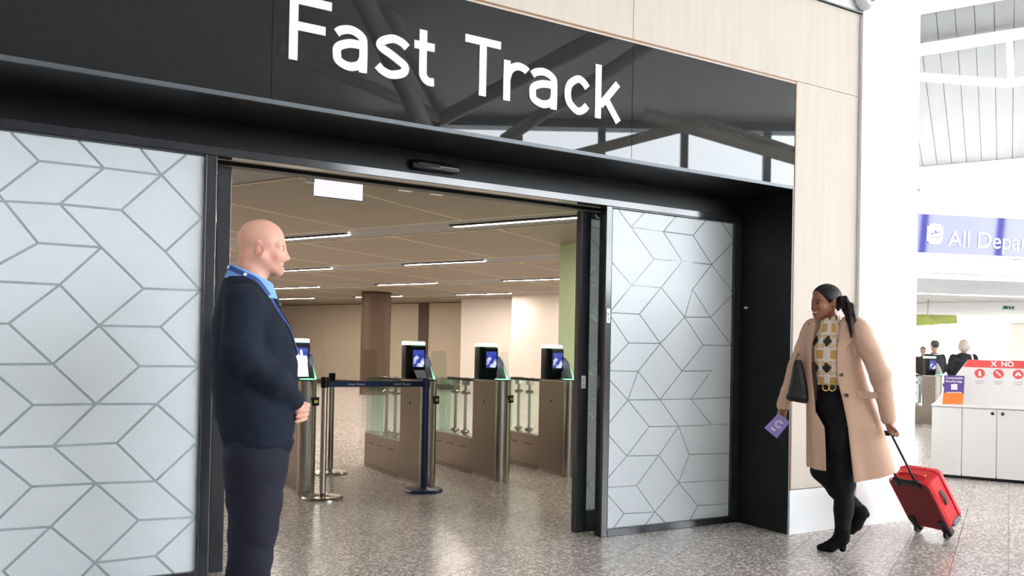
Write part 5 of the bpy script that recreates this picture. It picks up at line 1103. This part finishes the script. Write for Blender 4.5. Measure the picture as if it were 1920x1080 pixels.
for s in (-1, 1):
    ca = obj('wheel_housing', sdf_mesh('wheel_housing', lambda P: BOXR(P, (0.020, s*0.118, 0.055), (0.034, 0.030, 0.075), 0.018, rotm('Y', -8)), (-0.05, s*0.118-0.05, -0.05), (0.09, s*0.118+0.05, 0.16), 0.006), 'black_plastic', SC)
    obj('wheel', lathe(bmesh.new(), [(0.012, -0.014), (0.029, -0.012), (0.030, 0.0), (0.029, 0.012), (0.012, 0.014)], (0.0, s*0.118, 0.0), 20, Matrix.Rotation(math.pi/2, 3, 'X')), 'black_plastic', ca, smooth=True)
    obj('corner_guard', sdf_mesh('corner_guard', lambda P: np.maximum(BOXR(P, (th_*0.52, s*(wd-0.022), 0.060), (0.05, 0.027, 0.032), 0.018), -BOXR(P, (th_/2, 0, 0.3), (th_/2+0.002, wd+0.001, 0.24), 0.03)), (0.0, s*wd-0.08, 0.0), (0.23, s*wd+0.08, 0.13), 0.006), 'grey_rubber', SC)
# ------------------------------------------------------------------ people farther back in the hall
def far_person(label, px, D, height, hair_c, top_c, leg_c, hair_len, wide, turn, coll=None):
    base = at(px, 640, D); P0_ = Vector((base.x, base.y, 0)); rz = math.atan2(R3.y, R3.x)+math.radians(turn)
    root = tag(empty('person', P0_, rz), label, 'person'); k = height/1.75
    def body(P):
        P = P/k; q = (P-np.array([0, 0, 1.52])) @ np.array(Matrix.Rotation(math.radians(90), 3, 'Z')); d = HEAD(q, smile=False)
        d = smin(d, CAP(P, (0, 0, 1.56), (0, 0, 1.42), 0.055, 0.06), 0.03)
        for s in (-1, 1):
            d = smin(d, CHAIN(P, [(s*0.17, 0, 1.40), (s*0.24, 0.0, 1.12), (s*0.20, 0.14, 0.96)], [0.045, 0.04, 0.03], 0.02), 0.03)
            d = smin(d, CHAIN(P, [(s*0.09, 0, 0.9), (s*0.1, 0, 0.1)], [0.08, 0.045], 0.02), 0.03); d = smin(d, CAP(P, (s*0.20, 0.15, 0.95), (s*0.18, 0.21, 0.92), 0.028, 0.018), 0.01)
        return smin(d, LOFT(P, [(0.85, 0, 0, 0.14, 0.1), (1.1, 0, 0, 0.14, 0.1), (1.42, 0, 0, 0.15, 0.09)]), 0.03)*k
    def skin_c(P): return np.tile(np.array(srgb(205, 160, 140)), (len(P), 1))
    obj('body', sdf_mesh('body', body, (-0.36, -0.22, 0.03), (0.36, 0.34, 1.85), 0.011, skin_c), 'skin', root)
    def jacket(P):
        P = P/k; d = LOFT(P, [(0.74, 0, 0, 0.19*wide, 0.135), (1.0, 0, 0, 0.19*wide, 0.14), (1.3, 0, 0, 0.20*wide, 0.135), (1.43, 0, 0, 0.15*wide, 0.105), (1.475, 0, 0, 0.075, 0.07)])
        for s in (-1, 1): d = smin(d, CHAIN(P, [(s*0.185*wide, 0, 1.385), (s*0.255*wide, 0.0, 1.12), (s*0.21, 0.13, 0.97)], [0.075, 0.066, 0.05], 0.02), 0.03)
        if hair_len: d = smin(d, ELL(P, (0, -0.09, 1.40), (0.13, 0.05, 0.07)), 0.03)
        return (d-disp(P, 24, 0.006, turn))*k
    j_ = obj('jacket', sdf_mesh('jacket', jacket, (-0.42, -0.24, 0.68), (0.42, 0.3, 1.56), 0.010), top_c, root)
    obj('trousers', sdf_mesh('trousers', lambda P: np.maximum(smin(LOFT(P/k, [(0.75, 0, 0, 0.17, 0.12), (0.95, 0, 0, 0.17, 0.12)]), np.minimum(CAP(P/k, (0.09, 0, 0.8), (0.10, 0, 0.06), 0.095, 0.07), CAP(P/k, (-0.09, 0, 0.8), (-0.10, 0, 0.06), 0.095, 0.07)), 0.03)*k, 0.03-P[:, 2]), (-0.3, -0.22, 0.0), (0.3, 0.22, 1.05), 0.012), leg_c, root)
    def hf(P):
        P = P/k; d = ELL(P, (0, -0.012, 1.675), (0.088, 0.106, 0.092)); d = np.maximum(d, (P[:, 1]*1.3-(P[:, 2]-1.66))/1.6-0.02)
        if hair_len: d = smin(d, ELL(P, (0, -0.045, 1.60), (0.125, 0.10, 0.11)), 0.03)
        else: d = np.maximum(d, 1.60-P[:, 2])
        return (d-0.004*np.sin(P[:, 0]*90)*np.sin(P[:, 2]*40))*k
    obj('hair', sdf_mesh('hair', hf, (-0.15, -0.18, 1.4), (0.15, 0.14, 1.85), 0.008), hair_c, root)
    for s in (-1, 1): obj('shoe', sdf_mesh('shoe', lambda P: np.maximum(CAP(P, (s*0.1, -0.03, 0.045), (s*0.11, 0.14, 0.035), 0.045, 0.038), 0.001-P[:, 2]), (s*0.1-0.08, -0.1, -0.01), (s*0.1+0.1, 0.22, 0.11), 0.01), 'black_leather', root)
    if coll:
        obj('collar_band', sdf_mesh('collar_band', lambda P: np.maximum(np.abs(LOFT(P/k, [(1.36, 0, 0, 0.15*wide, 0.12), (1.50, 0, 0, 0.085, 0.085)]))-0.006, np.abs(P[:, 2]/k-1.445)-0.012), (-0.25, -0.2, 1.3), (0.25, 0.2, 1.5), 0.008), coll, j_)
    return root, j_
mat('grey_hair', (0.10, 0.085, 0.075), 0.7, noise=0.3, nscale=60)
mat('blond_hair', (0.52, 0.45, 0.37), 0.7, noise=0.3, nscale=50)
mat('dark_coat', (0.012, 0.013, 0.016), 0.85, noise=0.2, nscale=40)
mat('brown_coat', (0.06, 0.045, 0.04), 0.85, noise=0.2)
far_person('short haired man in black jacket seen from behind, beyond the hall gate', 1753, 18.2, 1.70, 'grey_hair', 'dark_coat', 'navy_cloth', 0, 0.98, 6, 'white_plastic')
w2, w2j = far_person('blond woman in dark coat seen from behind, beyond the white desk', 1807, 17.0, 1.70, 'blond_hair', 'dark_coat', 'black_denim', 1, 1.10, -10)
obj('pale_strap', ribbon([(0.12, -0.16, 1.05), (0.13, -0.165, 1.20), (0.125, -0.135, 1.34), (0.12, -0.06, 1.43), (0.12, 0.03, 1.40)], 0.035, (0.2, -1, 0.3), 0.006)[0], 'white_plastic', w2j)
far_person('small distant person in brown, left of the hall gate screen', 1731, 24, 1.66, 'brown_coat', 'brown_coat', 'dark_coat', 0, 0.9, 160)
